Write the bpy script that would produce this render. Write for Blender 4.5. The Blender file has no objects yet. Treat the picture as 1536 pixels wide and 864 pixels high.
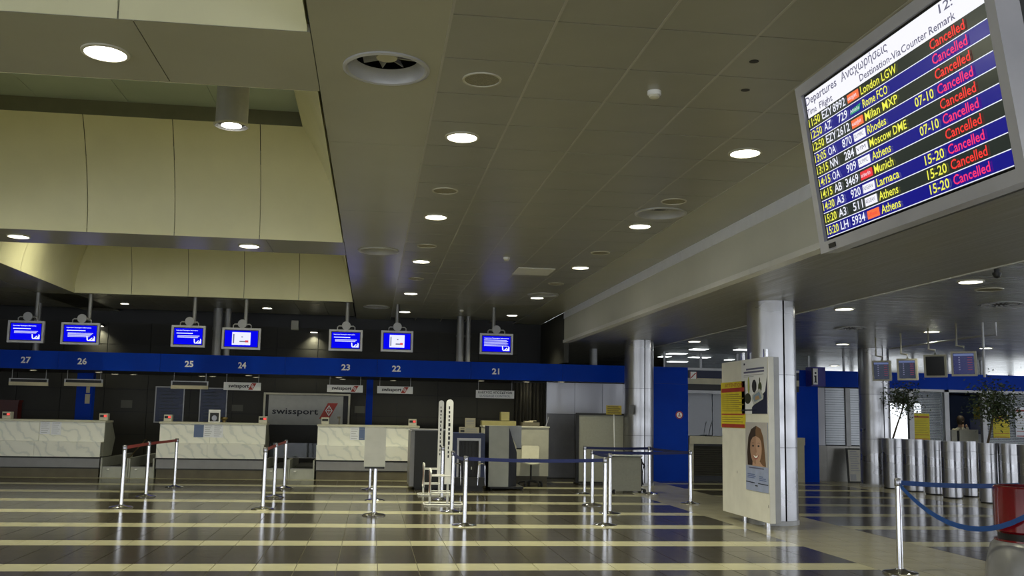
import bpy, bmesh, math, random
from mathutils import Vector, Matrix
random.seed(7)
S = bpy.context.scene
COL = S.collection

# ------------------------------------------------------------------ camera
FPX, HC = 1507.74, 1.55
RX = Vector((0.9903181545903782, 0.03576247737561373, 0.13413052561093866))
RY = Vector((-0.13754933018534277, 0.12255580130258029, 0.9828836438422639))
RZ = Vector((0.018711880030384893, -0.9918170803021299, 0.1262883397891005))
cam_d = bpy.data.cameras.new('camera'); cam = bpy.data.objects.new('camera', cam_d); COL.objects.link(cam)
cam_d.sensor_fit = 'HORIZONTAL'; cam_d.sensor_width = 36.0; cam_d.lens = 36.0 * FPX / 1536.0
cam_d.clip_start = 0.05; cam_d.clip_end = 300
cam.matrix_world = Matrix(((RX[0], -RX[1], -RX[2], 0), (RY[0], -RY[1], -RY[2], 0), (RZ[0], -RZ[1], -RZ[2], HC), (0, 0, 0, 1)))
S.camera = cam

# ------------------------------------------------------------------ world, exposure
w = bpy.data.worlds.new('world'); S.world = w; w.use_nodes = True
bg = w.node_tree.nodes['Background']; bg.inputs[0].default_value = (0.88, 0.93, 1.0, 1); bg.inputs[1].default_value = 2.3
S.view_settings.view_transform = 'Standard'; S.view_settings.look = 'None'
S.view_settings.gamma = 1.0; S.view_settings.use_curve_mapping = False
S.view_settings.exposure = 0.55
LAMP_W = 265.0
LAMP_COL = (1.0, 0.96, 0.68)

# ------------------------------------------------------------------ pixel -> place helpers (1536 x 864 frame)
def _ray(px, py):
    d = Vector((px - 768.0, py - 432.0, FPX)); return Vector((RX.dot(d), RY.dot(d), RZ.dot(d)))
def _at(px, py, ax, val):
    d = _ray(px, py); o = Vector((0, 0, HC)); return o + d * ((val - o[ax]) / d[ax])
def FL(px, py, z=0.0): return _at(px, py, 2, z)       # where that direction meets a level plane
def D(px, py, Y): return _at(px, py, 1, Y)            # ... a plane parallel to the check-in wall
def AX(px, py, X): return _at(px, py, 0, X)

# ------------------------------------------------------------------ materials
def lin(c): return tuple(((v / 255.0) / 12.92 if v <= 10 else (((v / 255.0) + 0.055) / 1.055) ** 2.4) for v in c)
MATS = {}
def mat(name, col, rough=0.5, metal=0.0, var=0.06, scale=6.0, bump=0.0, bscale=60.0, emit=None, estr=0.0, spec=None, coat=0.0):
    if name in MATS: return MATS[name]
    m = bpy.data.materials.new(name); m.use_nodes = True; MATS[name] = m
    nt = m.node_tree; b = nt.nodes['Principled BSDF']
    b.inputs['Roughness'].default_value = rough; b.inputs['Metallic'].default_value = metal
    if spec is not None: b.inputs['Specular IOR Level'].default_value = spec
    if coat: b.inputs['Coat Weight'].default_value = coat
    tc = nt.nodes.new('ShaderNodeTexCoord')
    if var > 0:
        n = nt.nodes.new('ShaderNodeTexNoise'); n.inputs['Scale'].default_value = scale; n.inputs['Detail'].default_value = 4
        nt.links.new(tc.outputs['Object'], n.inputs['Vector'])
        r = nt.nodes.new('ShaderNodeValToRGB')
        r.color_ramp.elements[0].position = 0.3; r.color_ramp.elements[1].position = 0.7
        r.color_ramp.elements[0].color = tuple(max(0, c * (1 - var)) for c in col) + (1,)
        r.color_ramp.elements[1].color = tuple(min(1, c * (1 + var)) for c in col) + (1,)
        nt.links.new(n.outputs['Fac'], r.inputs['Fac']); nt.links.new(r.outputs['Color'], b.inputs['Base Color'])
    else:
        b.inputs['Base Color'].default_value = tuple(col) + (1,)
    if bump > 0:
        n2 = nt.nodes.new('ShaderNodeTexNoise'); n2.inputs['Scale'].default_value = bscale; n2.inputs['Detail'].default_value = 3
        nt.links.new(tc.outputs['Object'], n2.inputs['Vector'])
        bp = nt.nodes.new('ShaderNodeBump'); bp.inputs['Strength'].default_value = bump; bp.inputs['Distance'].default_value = 0.01
        nt.links.new(n2.outputs['Fac'], bp.inputs['Height']); nt.links.new(bp.outputs['Normal'], b.inputs['Normal'])
    if emit is not None:
        b.inputs['Emission Color'].default_value = tuple(emit) + (1,); b.inputs['Emission Strength'].default_value = estr
    return m

def mat_marble():
    m = mat('marble', (0.62, 0.62, 0.54), 0.3, var=0); nt = m.node_tree; b = nt.nodes['Principled BSDF']
    tc = nt.nodes.new('ShaderNodeTexCoord'); mp = nt.nodes.new('ShaderNodeMapping'); mp.inputs['Rotation'].default_value = (0, 0.75, 0)
    wv = nt.nodes.new('ShaderNodeTexWave'); wv.inputs['Scale'].default_value = 1.3; wv.inputs['Distortion'].default_value = 11.0
    wv.inputs['Detail'].default_value = 4; wv.inputs['Detail Scale'].default_value = 1.4; wv.bands_direction = 'X'
    r = nt.nodes.new('ShaderNodeValToRGB'); e = r.color_ramp.elements
    e[0].position = 0.0; e[0].color = (0.88, 0.88, 0.80, 1); e[1].position = 1.0; e[1].color = (0.72, 0.74, 0.69, 1)
    k = e.new(0.80); k.color = (0.86, 0.86, 0.78, 1)
    nt.links.new(tc.outputs['Object'], mp.inputs['Vector']); nt.links.new(mp.outputs['Vector'], wv.inputs['Vector'])
    nt.links.new(wv.outputs['Fac'], r.inputs['Fac']); nt.links.new(r.outputs['Color'], b.inputs['Base Color'])
    return m
def mat_brushed(name, col, rough, sc, strength):
    """sheet metal with fine streaks and dents"""
    m = mat(name, col, rough, 1.0, var=0); nt = m.node_tree; b = nt.nodes['Principled BSDF']
    tc = nt.nodes.new('ShaderNodeTexCoord'); mp = nt.nodes.new('ShaderNodeMapping'); mp.inputs['Scale'].default_value = sc
    n = nt.nodes.new('ShaderNodeTexNoise'); n.inputs['Scale'].default_value = 1.0; n.inputs['Detail'].default_value = 3
    r = nt.nodes.new('ShaderNodeMapRange'); r.inputs[1].default_value = 0.3; r.inputs[2].default_value = 0.7
    r.inputs[3].default_value = rough * 0.7; r.inputs[4].default_value = rough * 1.4
    bp = nt.nodes.new('ShaderNodeBump'); bp.inputs['Strength'].default_value = strength; bp.inputs['Distance'].default_value = 0.02
    nt.links.new(tc.outputs['Object'], mp.inputs['Vector']); nt.links.new(mp.outputs['Vector'], n.inputs['Vector'])
    nt.links.new(n.outputs['Fac'], r.inputs[0]); nt.links.new(r.outputs[0], b.inputs['Roughness'])
    nt.links.new(n.outputs['Fac'], bp.inputs['Height']); nt.links.new(bp.outputs['Normal'], b.inputs['Normal'])
    return m
def mat_glass(name, col, rough=0.02, alpha=0.25):
    m = mat(name, col, rough, 0, var=0); m.node_tree.nodes['Principled BSDF'].inputs['Alpha'].default_value = alpha
    return m

M_CREAM = mat('floor_tile_cream', (0.48, 0.46, 0.30), 0.20, var=0.10, scale=3.0)
M_PATH = mat('floor_tile_walkway', (0.34, 0.32, 0.23), 0.24, var=0.10, scale=3.0)
M_DARK = mat('floor_tile_dark', (0.054, 0.047, 0.030), 0.16, var=0.14, scale=3.0)
M_GROUT = mat('grout', (0.10, 0.095, 0.07), 0.8)
M_PANEL = mat('ceiling_panel', (0.30, 0.295, 0.245), 0.30, var=0.05, scale=2.0)
M_STRIP = mat('ceiling_strip', (0.37, 0.36, 0.28), 0.26, var=0.03, scale=1.0)
M_COFFER = mat('coffer_panel', (0.74, 0.71, 0.46), 0.6, var=0.04, scale=1.5)
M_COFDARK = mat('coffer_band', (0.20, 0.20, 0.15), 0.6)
M_ROOF = mat('coffer_roof', (0.34, 0.40, 0.34), 0.5, var=0.1, scale=0.8)
M_VOID = mat('ceiling_void', (0.05, 0.05, 0.045), 0.9)
M_FASCIA = mat('fascia_paint', (0.60, 0.60, 0.54), 0.45, var=0.04, scale=1.0)
M_LIP = mat('fascia_lip', (0.74, 0.74, 0.72), 0.4, var=0.03)  # paler than the fascia: daylight on the lip put into the colour
M_CAP = mat('fascia_cap', (0.80, 0.82, 0.92), 0.4, var=0.03)  # pale lavender stands in for daylight falling on the cap
M_SOFFIT = mat_brushed('soffit_metal', (0.52, 0.52, 0.48), 0.30, (0.5, 28.0, 1.0), 0.05)
M_SOFFIT2 = mat_brushed('soffit_sheet', (0.52, 0.51, 0.46), 0.42, (30.0, 0.6, 1.0), 0.04)
M_STEEL = mat_brushed('steel_cladding', (0.44, 0.44, 0.46), 0.30, (0.8, 0.8, 2.0), 0.006)
M_STEELW = mat_brushed('steel_wall', (0.42, 0.42, 0.45), 0.42, (1.0, 1.0, 0.4), 0.03)
M_SHUT = mat('shutter_steel', (0.42, 0.44, 0.47), 0.4, 0.7)
M_CHROME = mat('chrome', (0.78, 0.78, 0.82), 0.10, 1.0, var=0.02)
M_GREYMET = mat('grey_metal', (0.42, 0.42, 0.43), 0.4, 0.3)
M_POLE = mat('pole_grey', (0.30, 0.30, 0.30), 0.4, 0.4)
M_BLUE = mat('blue_panel', (0.0004, 0.042, 0.44), 0.35, var=0.08, scale=1.5, spec=0.06)
M_NAVY = mat('navy', (0.006, 0.012, 0.05), 0.5)
M_BELTB = mat('belt_blue', (0.006, 0.014, 0.10), 0.6)
M_BELTB2 = mat('belt_bright_blue', (0.006, 0.055, 0.24), 0.55)
M_BELTR = mat('belt_red', (0.22, 0.018, 0.015), 0.6)
M_WALL = mat('wall_panel_dark', (0.026, 0.025, 0.019), 0.6, var=0.12, scale=2.0)
M_BLACK = mat('black', (0.008, 0.008, 0.008), 0.5)
M_CHAR = mat('charcoal', (0.019, 0.020, 0.022), 0.55)
M_WHITE = mat('white_paint', (0.86, 0.86, 0.84), 0.45, var=0.03)
M_PRINT = mat('white_print', (0.93, 0.93, 0.91), 0.6, var=0)
M_OFFW = mat('off_white', (0.62, 0.60, 0.48), 0.5)
M_CRM = mat('cream_board', (0.62, 0.56, 0.38), 0.6)
M_INK = mat('ink', (0.02, 0.02, 0.03), 0.6, var=0)
M_GINK = mat('grey_ink', (0.34, 0.35, 0.40), 0.6, var=0)
M_RED = mat('red_print', (0.42, 0.035, 0.02), 0.5)
M_YEL = mat('yellow_paper', (0.72, 0.60, 0.03), 0.6, var=0.08)
M_DYEL = mat('yellow_sign', (0.42, 0.32, 0.02), 0.5)
M_GREYB = mat('grey_board', (0.34, 0.34, 0.28), 0.75, var=0.05, scale=30, bump=0.1, bscale=200)
M_CABL = mat('cabinet_grey', (0.40, 0.41, 0.37), 0.5)
M_PLINTH = mat('brown_plinth', (0.11, 0.095, 0.06), 0.5, var=0.2, scale=3)
M_BAND = mat('grey_band', (0.26, 0.26, 0.28), 0.45)
M_MARBLE = mat_marble()
M_REDBOX = mat('red_lacquer', (0.13, 0.003, 0.008), 0.15, var=0.2, scale=5, coat=0.4)
M_GREYSH = mat('grey_shell', (0.17, 0.17, 0.18), 0.30, var=0.1)
M_GLASSD = mat_glass('dark_glass', (0.03, 0.04, 0.05), 0.05, 0.72)
M_GLASS = mat_glass('window_glass', (0.75, 0.82, 0.88), 0.03, 0.14)
M_LEAF = mat('leaf', (0.035, 0.055, 0.018), 0.5, var=0.35, scale=20)
M_BARK = mat('bark', (0.07, 0.05, 0.03), 0.8, var=0.2, scale=30)
M_SOIL = mat('soil', (0.03, 0.022, 0.015), 0.95)
M_LENS = mat('lamp_lens', (0.9, 0.9, 0.85), 0.4, var=0, emit=(1.0, 0.97, 0.86), estr=9.0)
M_LENS2 = mat('lamp_lens_small', (0.9, 0.9, 0.85), 0.4, var=0, emit=(1.0, 0.95, 0.80), estr=2.5)
M_RIM = mat('lamp_rim', (0.52, 0.50, 0.40), 0.4)
M_TUBE = mat('fluorescent', (0.9, 0.9, 0.9), 0.4, var=0, emit=(0.93, 1.0, 0.98), estr=3.0)
M_SCR_BLUE = mat('screen_blue', (0.0, 0.0, 0.01), 0.6, var=0, emit=(0.002, 0.002, 0.80), estr=0.72, spec=0.0)
M_SCR_WHITE = mat('screen_white', (0.02, 0.02, 0.02), 0.3, var=0, emit=(0.78, 0.80, 1.0), estr=0.72)
M_SCR_HEAD = mat('screen_header', (0.02, 0.02, 0.02), 0.25, var=0, emit=(0.85, 0.85, 0.93), estr=0.75)
M_SCR_DARK = mat('screen_dark', (0.01, 0.012, 0.011), 0.2, var=0, emit=(0.014, 0.020, 0.018), estr=0.72)
M_SCR_ROWB = mat('screen_row_blue', (0.002, 0.002, 0.02), 0.2, var=0, emit=(0.006, 0.006, 0.21), estr=0.72)
M_SCR_YEL = mat('screen_yellow', (0, 0, 0), 0.3, var=0, emit=(0.85, 0.85, 0.08), estr=0.72)
M_SCR_RED = mat('screen_red', (0, 0, 0), 0.3, var=0, emit=(0.95, 0.035, 0.03), estr=0.72)
M_SCR_PINK = mat('screen_pink', (0, 0, 0), 0.3, var=0, emit=(0.95, 0.03, 0.16), estr=0.72)
M_SCR_TXT = mat('screen_text_white', (0, 0, 0), 0.3, var=0, emit=(0.82, 0.84, 0.95), estr=0.72)
M_SCR_GREY = mat('screen_grey_text', (0.01, 0.01, 0.01), 0.3, var=0, emit=(0.13, 0.13, 0.20), estr=0.72)
M_SCR_ORANGE = mat('screen_orange', (0, 0, 0), 0.3, var=0, emit=(0.90, 0.16, 0.05), estr=0.72)
M_SCR_LRED = mat('screen_logo_red', (0, 0, 0), 0.3, var=0, emit=(0.80, 0.03, 0.04), estr=0.72)
M_SCR_GREEN = mat('screen_green', (0, 0, 0), 0.3, var=0, emit=(0.02, 0.30, 0.16), estr=0.72)
M_SCR_DIM = mat('screen_dim', (0.01, 0.01, 0.02), 0.2, var=0.3, scale=8, emit=(0.012, 0.018, 0.04), estr=0.72)
M_SCR_OFF = mat('screen_off', (0.006, 0.007, 0.006), 0.2, var=0)
M_SKIN = mat('skin', (0.50, 0.30, 0.21), 0.5)
M_HAIR = mat('hair', (0.035, 0.022, 0.014), 0.6)
M_SHIRT = mat('shirt', (0.55, 0.52, 0.45), 0.7)
M_POSTER = mat('poster_white', (0.84, 0.86, 0.93), 0.45, var=0)
M_POSTERB = mat('poster_blue', (0.36, 0.42, 0.66), 0.45, var=0.1)
M_POSTERD = mat('poster_dark', (0.012, 0.016, 0.05), 0.4, var=0)
M_DKBLUEP = mat('poster_navy', (0.004, 0.014, 0.060), 0.4, var=0.3, scale=9)

WHICH = {'27': 'leftmost', '26': 'second from the left', '25': 'third from the left', '24': 'middle', '23': 'third from the right', '22': 'second from the right', '21': 'rightmost'}
# ------------------------------------------------------------------ mesh building
class B:
    """collects shapes in world coordinates, links them as ONE mesh object"""
    def __init__(s): s.bm = bmesh.new(); s.mi = 0
    def _v(s, p): return s.bm.verts.new(p)
    def face(s, pts):
        f = s.bm.faces.new([s._v(p) for p in pts]); f.material_index = s.mi; return f
    def hexa(s, p):   # 8 corners: bottom 4 (ccw), top 4
        v = [s._v(q) for q in p]
        for i in ((3, 2, 1, 0), (4, 5, 6, 7), (0, 1, 5, 4), (1, 2, 6, 5), (2, 3, 7, 6), (3, 0, 4, 7)):
            f = s.bm.faces.new([v[k] for k in i]); f.material_index = s.mi
        return s
    def box(s, x0, x1, y0, y1, z0, z1):
        return s.hexa([(x0, y0, z0), (x1, y0, z0), (x1, y1, z0), (x0, y1, z0), (x0, y0, z1), (x1, y0, z1), (x1, y1, z1), (x0, y1, z1)])
    def obox(s, c, ax, ay, az, hx, hy, hz):   # oriented box
        c, ax, ay, az = Vector(c), Vector(ax), Vector(ay), Vector(az)
        P = lambda i, j, k: c + ax * (i * hx) + ay * (j * hy) + az * (k * hz)
        return s.hexa([P(-1, -1, -1), P(1, -1, -1), P(1, 1, -1), P(-1, 1, -1), P(-1, -1, 1), P(1, -1, 1), P(1, 1, 1), P(-1, 1, 1)])
    def prism(s, poly, d):    # planar polygon extruded by vector d
        d = Vector(d); a = [s._v(Vector(p)) for p in poly]; b = [s._v(Vector(p) + d) for p in poly]; n = len(a)
        for f in (a[::-1], b): s.bm.faces.new(f).material_index = s.mi
        for i in range(n): s.bm.faces.new((a[i], a[(i + 1) % n], b[(i + 1) % n], b[i])).material_index = s.mi
        return s
    def lathe(s, c, prof, n=24, sy=1.0, close=True):   # prof: (r, z) pairs, axis z through c
        rings = []
        for r, z in prof:
            if r < 1e-6: rings.append([s._v((c[0], c[1], c[2] + z))])
            else: rings.append([s._v((c[0] + r * math.cos(2 * math.pi * k / n), c[1] + sy * r * math.sin(2 * math.pi * k / n), c[2] + z)) for k in range(n)])
        for a, b in zip(rings, rings[1:]):
            for k in range(n):
                q = [a[k % len(a)], a[(k + 1) % n % len(a)], b[(k + 1) % n % len(b)], b[k % len(b)]]
                u = []
                for x in q:
                    if x not in u: u.append(x)
                if len(u) > 2: f = s.bm.faces.new(u); f.smooth = True; f.material_index = s.mi
        return s
    def tube(s, pts, r, n=8, closed=False):
        P = [Vector(p) for p in pts]; m = len(P); rings = []
        up = Vector((0, 0, 1))
        for i, p in enumerate(P):
            if closed: t = (P[(i + 1) % m] - P[i - 1])
            else: t = P[min(i + 1, m - 1)] - P[max(i - 1, 0)]
            t.normalize()
            a = t.cross(up)
            if a.length < 1e-3: a = t.cross(Vector((0, 1, 0)))
            a.normalize(); b = t.cross(a).normalized()
            rr = r[i] if isinstance(r, (list, tuple)) else r
            rings.append([s._v(p + a * (rr * math.cos(2 * math.pi * k / n)) + b * (rr * math.sin(2 * math.pi * k / n))) for k in range(n)])
        R = list(zip(rings, rings[1:])) + ([(rings[-1], rings[0])] if closed else [])
        for a, b in R:
            for k in range(n):
                f = s.bm.faces.new((a[k], a[(k + 1) % n], b[(k + 1) % n], b[k])); f.smooth = True; f.material_index = s.mi
        if not closed:
            s.bm.faces.new(rings[0][::-1]); s.bm.faces.new(rings[-1])
        return s
    def build(s, name, m, parent=None, bevel=0.0, origin=None, recalc=True):
        if recalc: bmesh.ops.recalc_face_normals(s.bm, faces=s.bm.faces)
        if parent is not None:
            o = Vector((0, 0, 0)); q = parent
            while q is not None: o += q.location; q = q.parent
        elif origin is not None: o = Vector(origin)
        else:
            xs = [v.co for v in s.bm.verts]
            o = Vector(((min(v.x for v in xs) + max(v.x for v in xs)) / 2, (min(v.y for v in xs) + max(v.y for v in xs)) / 2, min(v.z for v in xs)))
        for v in s.bm.verts: v.co -= o
        me = bpy.data.meshes.new(name); s.bm.to_mesh(me); s.bm.free(); me.set_sharp_from_angle(angle=0.7)
        for k in (m if isinstance(m, (list, tuple)) else [m]): me.materials.append(k)
        ob = bpy.data.objects.new(name, me); COL.objects.link(ob)
        if parent is not None: ob.parent = parent
        else: ob.location = o
        if bevel > 0:
            md = ob.modifiers.new('bevel', 'BEVEL'); md.width = bevel; md.segments = 2; md.limit_method = 'ANGLE'
        return ob
def tag(o, label=None, cat=None, group=None, kind=None):
    if label: o['label'] = label
    if cat: o['category'] = cat
    if group: o['group'] = group
    if kind: o['kind'] = kind
    return o
def thing(name, loc, label, cat, group=None):
    o = bpy.data.objects.new(name, None); COL.objects.link(o); o.location = loc; o.empty_display_size = 0.1
    return tag(o, label, cat, group)
def copy_tree(o, parent=None):
    c = o.copy(); COL.objects.link(c); c.parent = parent
    for ch in list(o.children): copy_tree(ch, c)
    return c
SPLIT = {'end_post', 'red_bar', 'rim', 'foot', 'papers', 'front_panel', 'end_panel', 'dark_symbol', 'portal_reveal', 'symbol', 'steel_sheet'}
def part(name, m, parent, *boxes, bevel=0.0):
    if name in SPLIT and len(boxes) > 1:          # separate pieces become separate parts
        return [part(name, m, parent, q, bevel=bevel) for q in boxes][0]
    b = B()
    for q in boxes: b.box(*q)
    return b.build(name, m, parent, bevel)
_txt_cache = {}
def lettering(body, org, e1, e2, x0, y0, height, m, parent, width=None, name='lettering', bold=0.0):
    """flat lettering: org + e1*x + e2*y ; y0 baseline, height = cap height, width stretches to fit"""
    cu = bpy.data.curves.new('t', 'FONT'); cu.body = body; cu.size = 1.0; cu.resolution_u = 2; cu.offset = bold
    t = bpy.data.objects.new('t', cu); COL.objects.link(t)
    bpy.context.view_layer.update()
    me = bpy.data.meshes.new_from_object(t.evaluated_get(bpy.context.evaluated_depsgraph_get()))
    bpy.data.objects.remove(t); bpy.data.curves.remove(cu)
    if not me.vertices: return None
    xs = [v.co.x for v in me.vertices]; xa, xb = min(xs), max(xs)
    sy = height / 0.73; sx = (width / (xb - xa)) if width else sy
    o = Vector((0, 0, 0)); q = parent
    while q is not None: o += q.location; q = q.parent
    e1, e2, org = Vector(e1), Vector(e2), Vector(org)
    for v in me.vertices: v.co = org + e1 * (x0 + (v.co.x - xa) * sx) + e2 * (y0 + v.co.y * sy) - o
    me.name = name; me.materials.clear(); me.materials.append(m)
    ob = bpy.data.objects.new(name, me); COL.objects.link(ob); ob.parent = parent
    return ob
def quadpart(name, m, parent, pts):
    b = B(); b.face(pts); return b.build(name, m, parent, recalc=False)
ORD = ['nearest', 'second', 'third', 'fourth', 'farthest']

# ================================================================== SETTING
ZC, ZS = 4.16, 3.39                       # upper ceiling, lower metal ceiling
YF, YW = -9.0, 28.3                       # glazed front (open to daylight), dark wall behind the desks
XE = 4.72                                 # edge between the two ceilings
XL, XRT = -15.0, 27.0

# ---------------- floor: tiles 0.4075 x 0.4775, cream stripe every fourth row, cream walkways along the columns
TX, TY, TX0, TY0, GAP = 0.4075, 0.4775, 0.117, 10.35, 0.004
fb = B(); fb.box(XL, XRT, YF, 36.0, -0.2, -0.008)
floor = fb.build('floor', M_GROUT, origin=(0, 0, 0)); tag(floor, kind='structure')
def tile_mesh(m):
    b = B(); b.hexa([(GAP, GAP, -0.01), (TX - GAP, GAP, -0.01), (TX - GAP, TY - GAP, -0.01), (GAP, TY - GAP, -0.01),
                     (GAP, GAP, 0), (TX - GAP, GAP, 0), (TX - GAP, TY - GAP, 0), (GAP, TY - GAP, 0)])
    o = b.build('tile', m, origin=(0, 0, 0)); me = o.data; bpy.data.objects.remove(o); return me
T_ME = [tile_mesh(M_CREAM), tile_mesh(M_DARK), tile_mesh(M_PATH)]
def tile_kind(i, j):
    if i in (13, 14, 15, 16) or i in (28, 29, 30, 31): return 2
    return 0 if j % 4 == 0 else 1
cells = []
for j in range(int((YF - TY0) / TY) + 1, int((36 - TY0) / TY)):
    for i in range(int((XL - TX0) / TX) + 1, int((XRT - TX0) / TX)):
        cells.append((i, j))
def seen(i, j):
    x, y = TX0 + (i + .5) * TX, TY0 + (j + .5) * TY
    if y < 9.9 or y > 24: return False
    v = Vector((x, y, -HC)); cz = RX[2] * v.x + RY[2] * v.y + RZ[2] * v.z
    u = 768 + FPX * (RX[0] * v.x + RY[0] * v.y + RZ[0] * v.z) / cz; q = 432 + FPX * (RX[1] * v.x + RY[1] * v.y + RZ[1] * v.z) / cz
    return -20 < u < 1556 and q < 880
near = sorted([c for c in cells if seen(*c)], key=lambda c: (c[1], abs(c[0] - 2)))[:298]
nset = set(near)
for i, j in near:
    o = bpy.data.objects.new('tile', T_ME[tile_kind(i, j)]); COL.objects.link(o); o.parent = floor
    o.location = (TX0 + i * TX, TY0 + j * TY, 0)
fb = B()
for i, j in cells:
    if (i, j) in nset: continue
    x, y = TX0 + i * TX, TY0 + j * TY; fb.mi = tile_kind(i, j)
    fb.face([(x + GAP, y + GAP, 0), (x + TX - GAP, y + GAP, 0), (x + TX - GAP, y + TY - GAP, 0), (x + GAP, y + TY - GAP, 0)])
tag(fb.build('tile_field', [M_CREAM, M_DARK, M_PATH], floor, recalc=False), kind='stuff')

# ---------------- upper ceiling: void slab, square panels, plain strips, coffers
XS0, XS1 = -0.51, 0.43                     # plain strip beside the coffers
PX, PY, PY0 = 0.699, 0.816, 6.32
XT1 = XS1 + 5 * PX                         # 3.925, then plain strip to the fascia
CX0, CX1 = -6.83, -0.53                    # coffer opening in X
COF = [(-0.60, 6.81), (8.13, 15.54), (16.83, 23.97)]
cb = B()
cb.box(CX1, XE, YF, YW, ZC + 0.22, ZC + 0.30); cb.box(XL, CX0, YF, YW, ZC + 0.22, ZC + 0.30)
cb.box(CX0, CX1, 23.98, YW, ZC + 0.22, ZC + 0.30); cb.box(CX0, CX1, YF, -0.62, ZC + 0.22, ZC + 0.30)
cb.box(XL, XE, YF, YW + 0.2, 6.30, 6.45)  # unseen roof slab, added to stop sky light leaking in from above
ceiling = cb.build('ceiling', M_VOID, origin=(0, 0, ZC)); tag(ceiling, kind='structure')
def cpanel(x0, x1, y0, y1, m=M_PANEL, name='ceiling_panel', g=0.007, z=ZC, t=0.02):
    return part(name, m, ceiling, (x0 + g, x1 - g, y0 + g, y1 - g, z, z + t))
DIFF = [(0.02, 7.46), (0.02, 16.2), (0.03, 24.87), (3.574, 12.26), (3.574, 21.24)]
def holed(x0, x1, y0, y1, cx, cy, r, sy, m, name):
    """ceiling sheet with a round opening for a diffuser"""
    b = B(); n = 48; out, inn = [], []
    for k in range(n):
        a = 2 * math.pi * (k + .5) / n; c, s_ = math.cos(a), math.sin(a)
        f = min((x1 - cx) / c if c > 1e-6 else 1e9, (x0 - cx) / c if c < -1e-6 else 1e9, (y1 - cy) / s_ if s_ > 1e-6 else 1e9, (y0 - cy) / s_ if s_ < -1e-6 else 1e9)
        out.append((cx + c * f, cy + s_ * f)); inn.append((cx + c * r, cy + s_ * r * sy))
    corners = [(x1, y1), (x0, y1), (x0, y0), (x1, y0)]
    vo = [b._v((p[0], p[1], ZC)) for p in out]; vi = [b._v((p[0], p[1], ZC)) for p in inn]; vt = [b._v((p[0], p[1], ZC + .02)) for p in inn]
    for k in range(n):
        k2 = (k + 1) % n; q = [vo[k], vo[k2], vi[k2], vi[k]]
        for cp in corners:
            onx = lambda p: abs(p[0] - cp[0]) < 1e-6; ony = lambda p: abs(p[1] - cp[1]) < 1e-6
            if (onx(out[k]) and ony(out[k2])) or (ony(out[k]) and onx(out[k2])):
                if not (abs(out[k][0] - out[k2][0]) < 1e-6 or abs(out[k][1] - out[k2][1]) < 1e-6): q = [vo[k], b._v((cp[0], cp[1], ZC)), vo[k2], vi[k2], vi[k]]
        b.bm.faces.new(q); b.bm.faces.new((vi[k], vi[k2], vt[k2], vt[k]))
    return b.build(name, m, ceiling)
pb = B(); pb.box(0.007, PX - 0.007, 0.007, PY - 0.007, 0, 0.02)
po = pb.build('ceiling_panel', M_PANEL, origin=(0, 0, 0)); PAN = po.data; bpy.data.objects.remove(po)
def stdpanel(x, y):
    o = bpy.data.objects.new('ceiling_panel', PAN); COL.objects.link(o); o.parent = ceiling; o.location = (x, y, 0)
k0 = -3
for k in range(k0, 27):
    y = PY0 + k * PY
    if y + PY > YW + 0.05: break
    for c in range(5):
        hit = [q for q in DIFF[3:] if c == 4 and y < q[1] < y + PY]
        if hit: holed(XS1 + c * PX + .007, XS1 + (c + 1) * PX - .007, y + .007, y + PY - .007, hit[0][0], hit[0][1], .325, 1.12, M_PANEL, 'ceiling_panel')
        else: stdpanel(XS1 + c * PX, y)
    if y > 24.2:
        for c in range(1, 15): stdpanel(XS0 - c * PX - 0.02, y)
    elif y > 15.5:
        for c in range(4): stdpanel(CX0 - 0.93 - (c + 1) * PX, y)
yb = PY0 + k0 * PY
for x0, x1 in ((XS1, XT1), (XL, CX0 - 0.93)): cpanel(x0, x1, YF, yb if x0 > 0 else 15.3, name='ceiling_sheet')
ye = [YF, -2.78, 3.44, 9.66, 13.0, 19.4, 22.4, YW]
for k in range(7):
    hit = [q for q in DIFF[:3] if ye[k] < q[1] < ye[k + 1]]
    if hit: holed(XS0 + .003, XS1 - .003, ye[k] + .003, ye[k + 1] - .003, hit[0][0], hit[0][1], .325, 1.12, M_STRIP, 'ceiling_sheet')
    else: cpanel(XS0, XS1, ye[k], ye[k + 1], M_STRIP, 'ceiling_sheet', 0.003)
for c in range(6): part('runner_bar', M_LIP if False else mat('runner', (0.42, 0.41, 0.36), 0.4), ceiling, (XS1 + c * PX - .009, XS1 + c * PX + .009, 3.9, YW, ZC - .004, ZC + .02))
for k in range(6):                                           # long plain sheets
    ya, yb2 = YF + k * 6.22, YF + (k + 1) * 6.22
    cpanel(XT1, XE, ya, yb2, M_STRIP, 'ceiling_sheet', 0.003)
    cpanel(CX0 - 0.93, CX0 - 0.01, ya, yb2, M_STRIP, 'ceiling_sheet', 0.003)
cpanel(CX0, XS0, 23.985, 24.27, M_STRIP, 'ceiling_sheet', 0.004)
cpanel(CX0, CX1, YF, -0.62, M_STRIP, 'ceiling_sheet', 0.004)
for (a, b) in ((6.81, 8.13), (15.54, 16.83)):                # cross beams between the coffers, three sheets each
    xs = [CX0, -5.69, -1.695, CX1 + 0.02]
    for x0, x1 in zip(xs, xs[1:]): part('beam_sheet', M_STRIP, ceiling, (x0 + 0.004, x1 - 0.004, a + 0.012, b - 0.012, ZC, ZC + 0.06))
LEV = [(0.64 * (k / 12) ** 1.7, ZC + 1.62 * k / 12) for k in range(13)]
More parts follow.
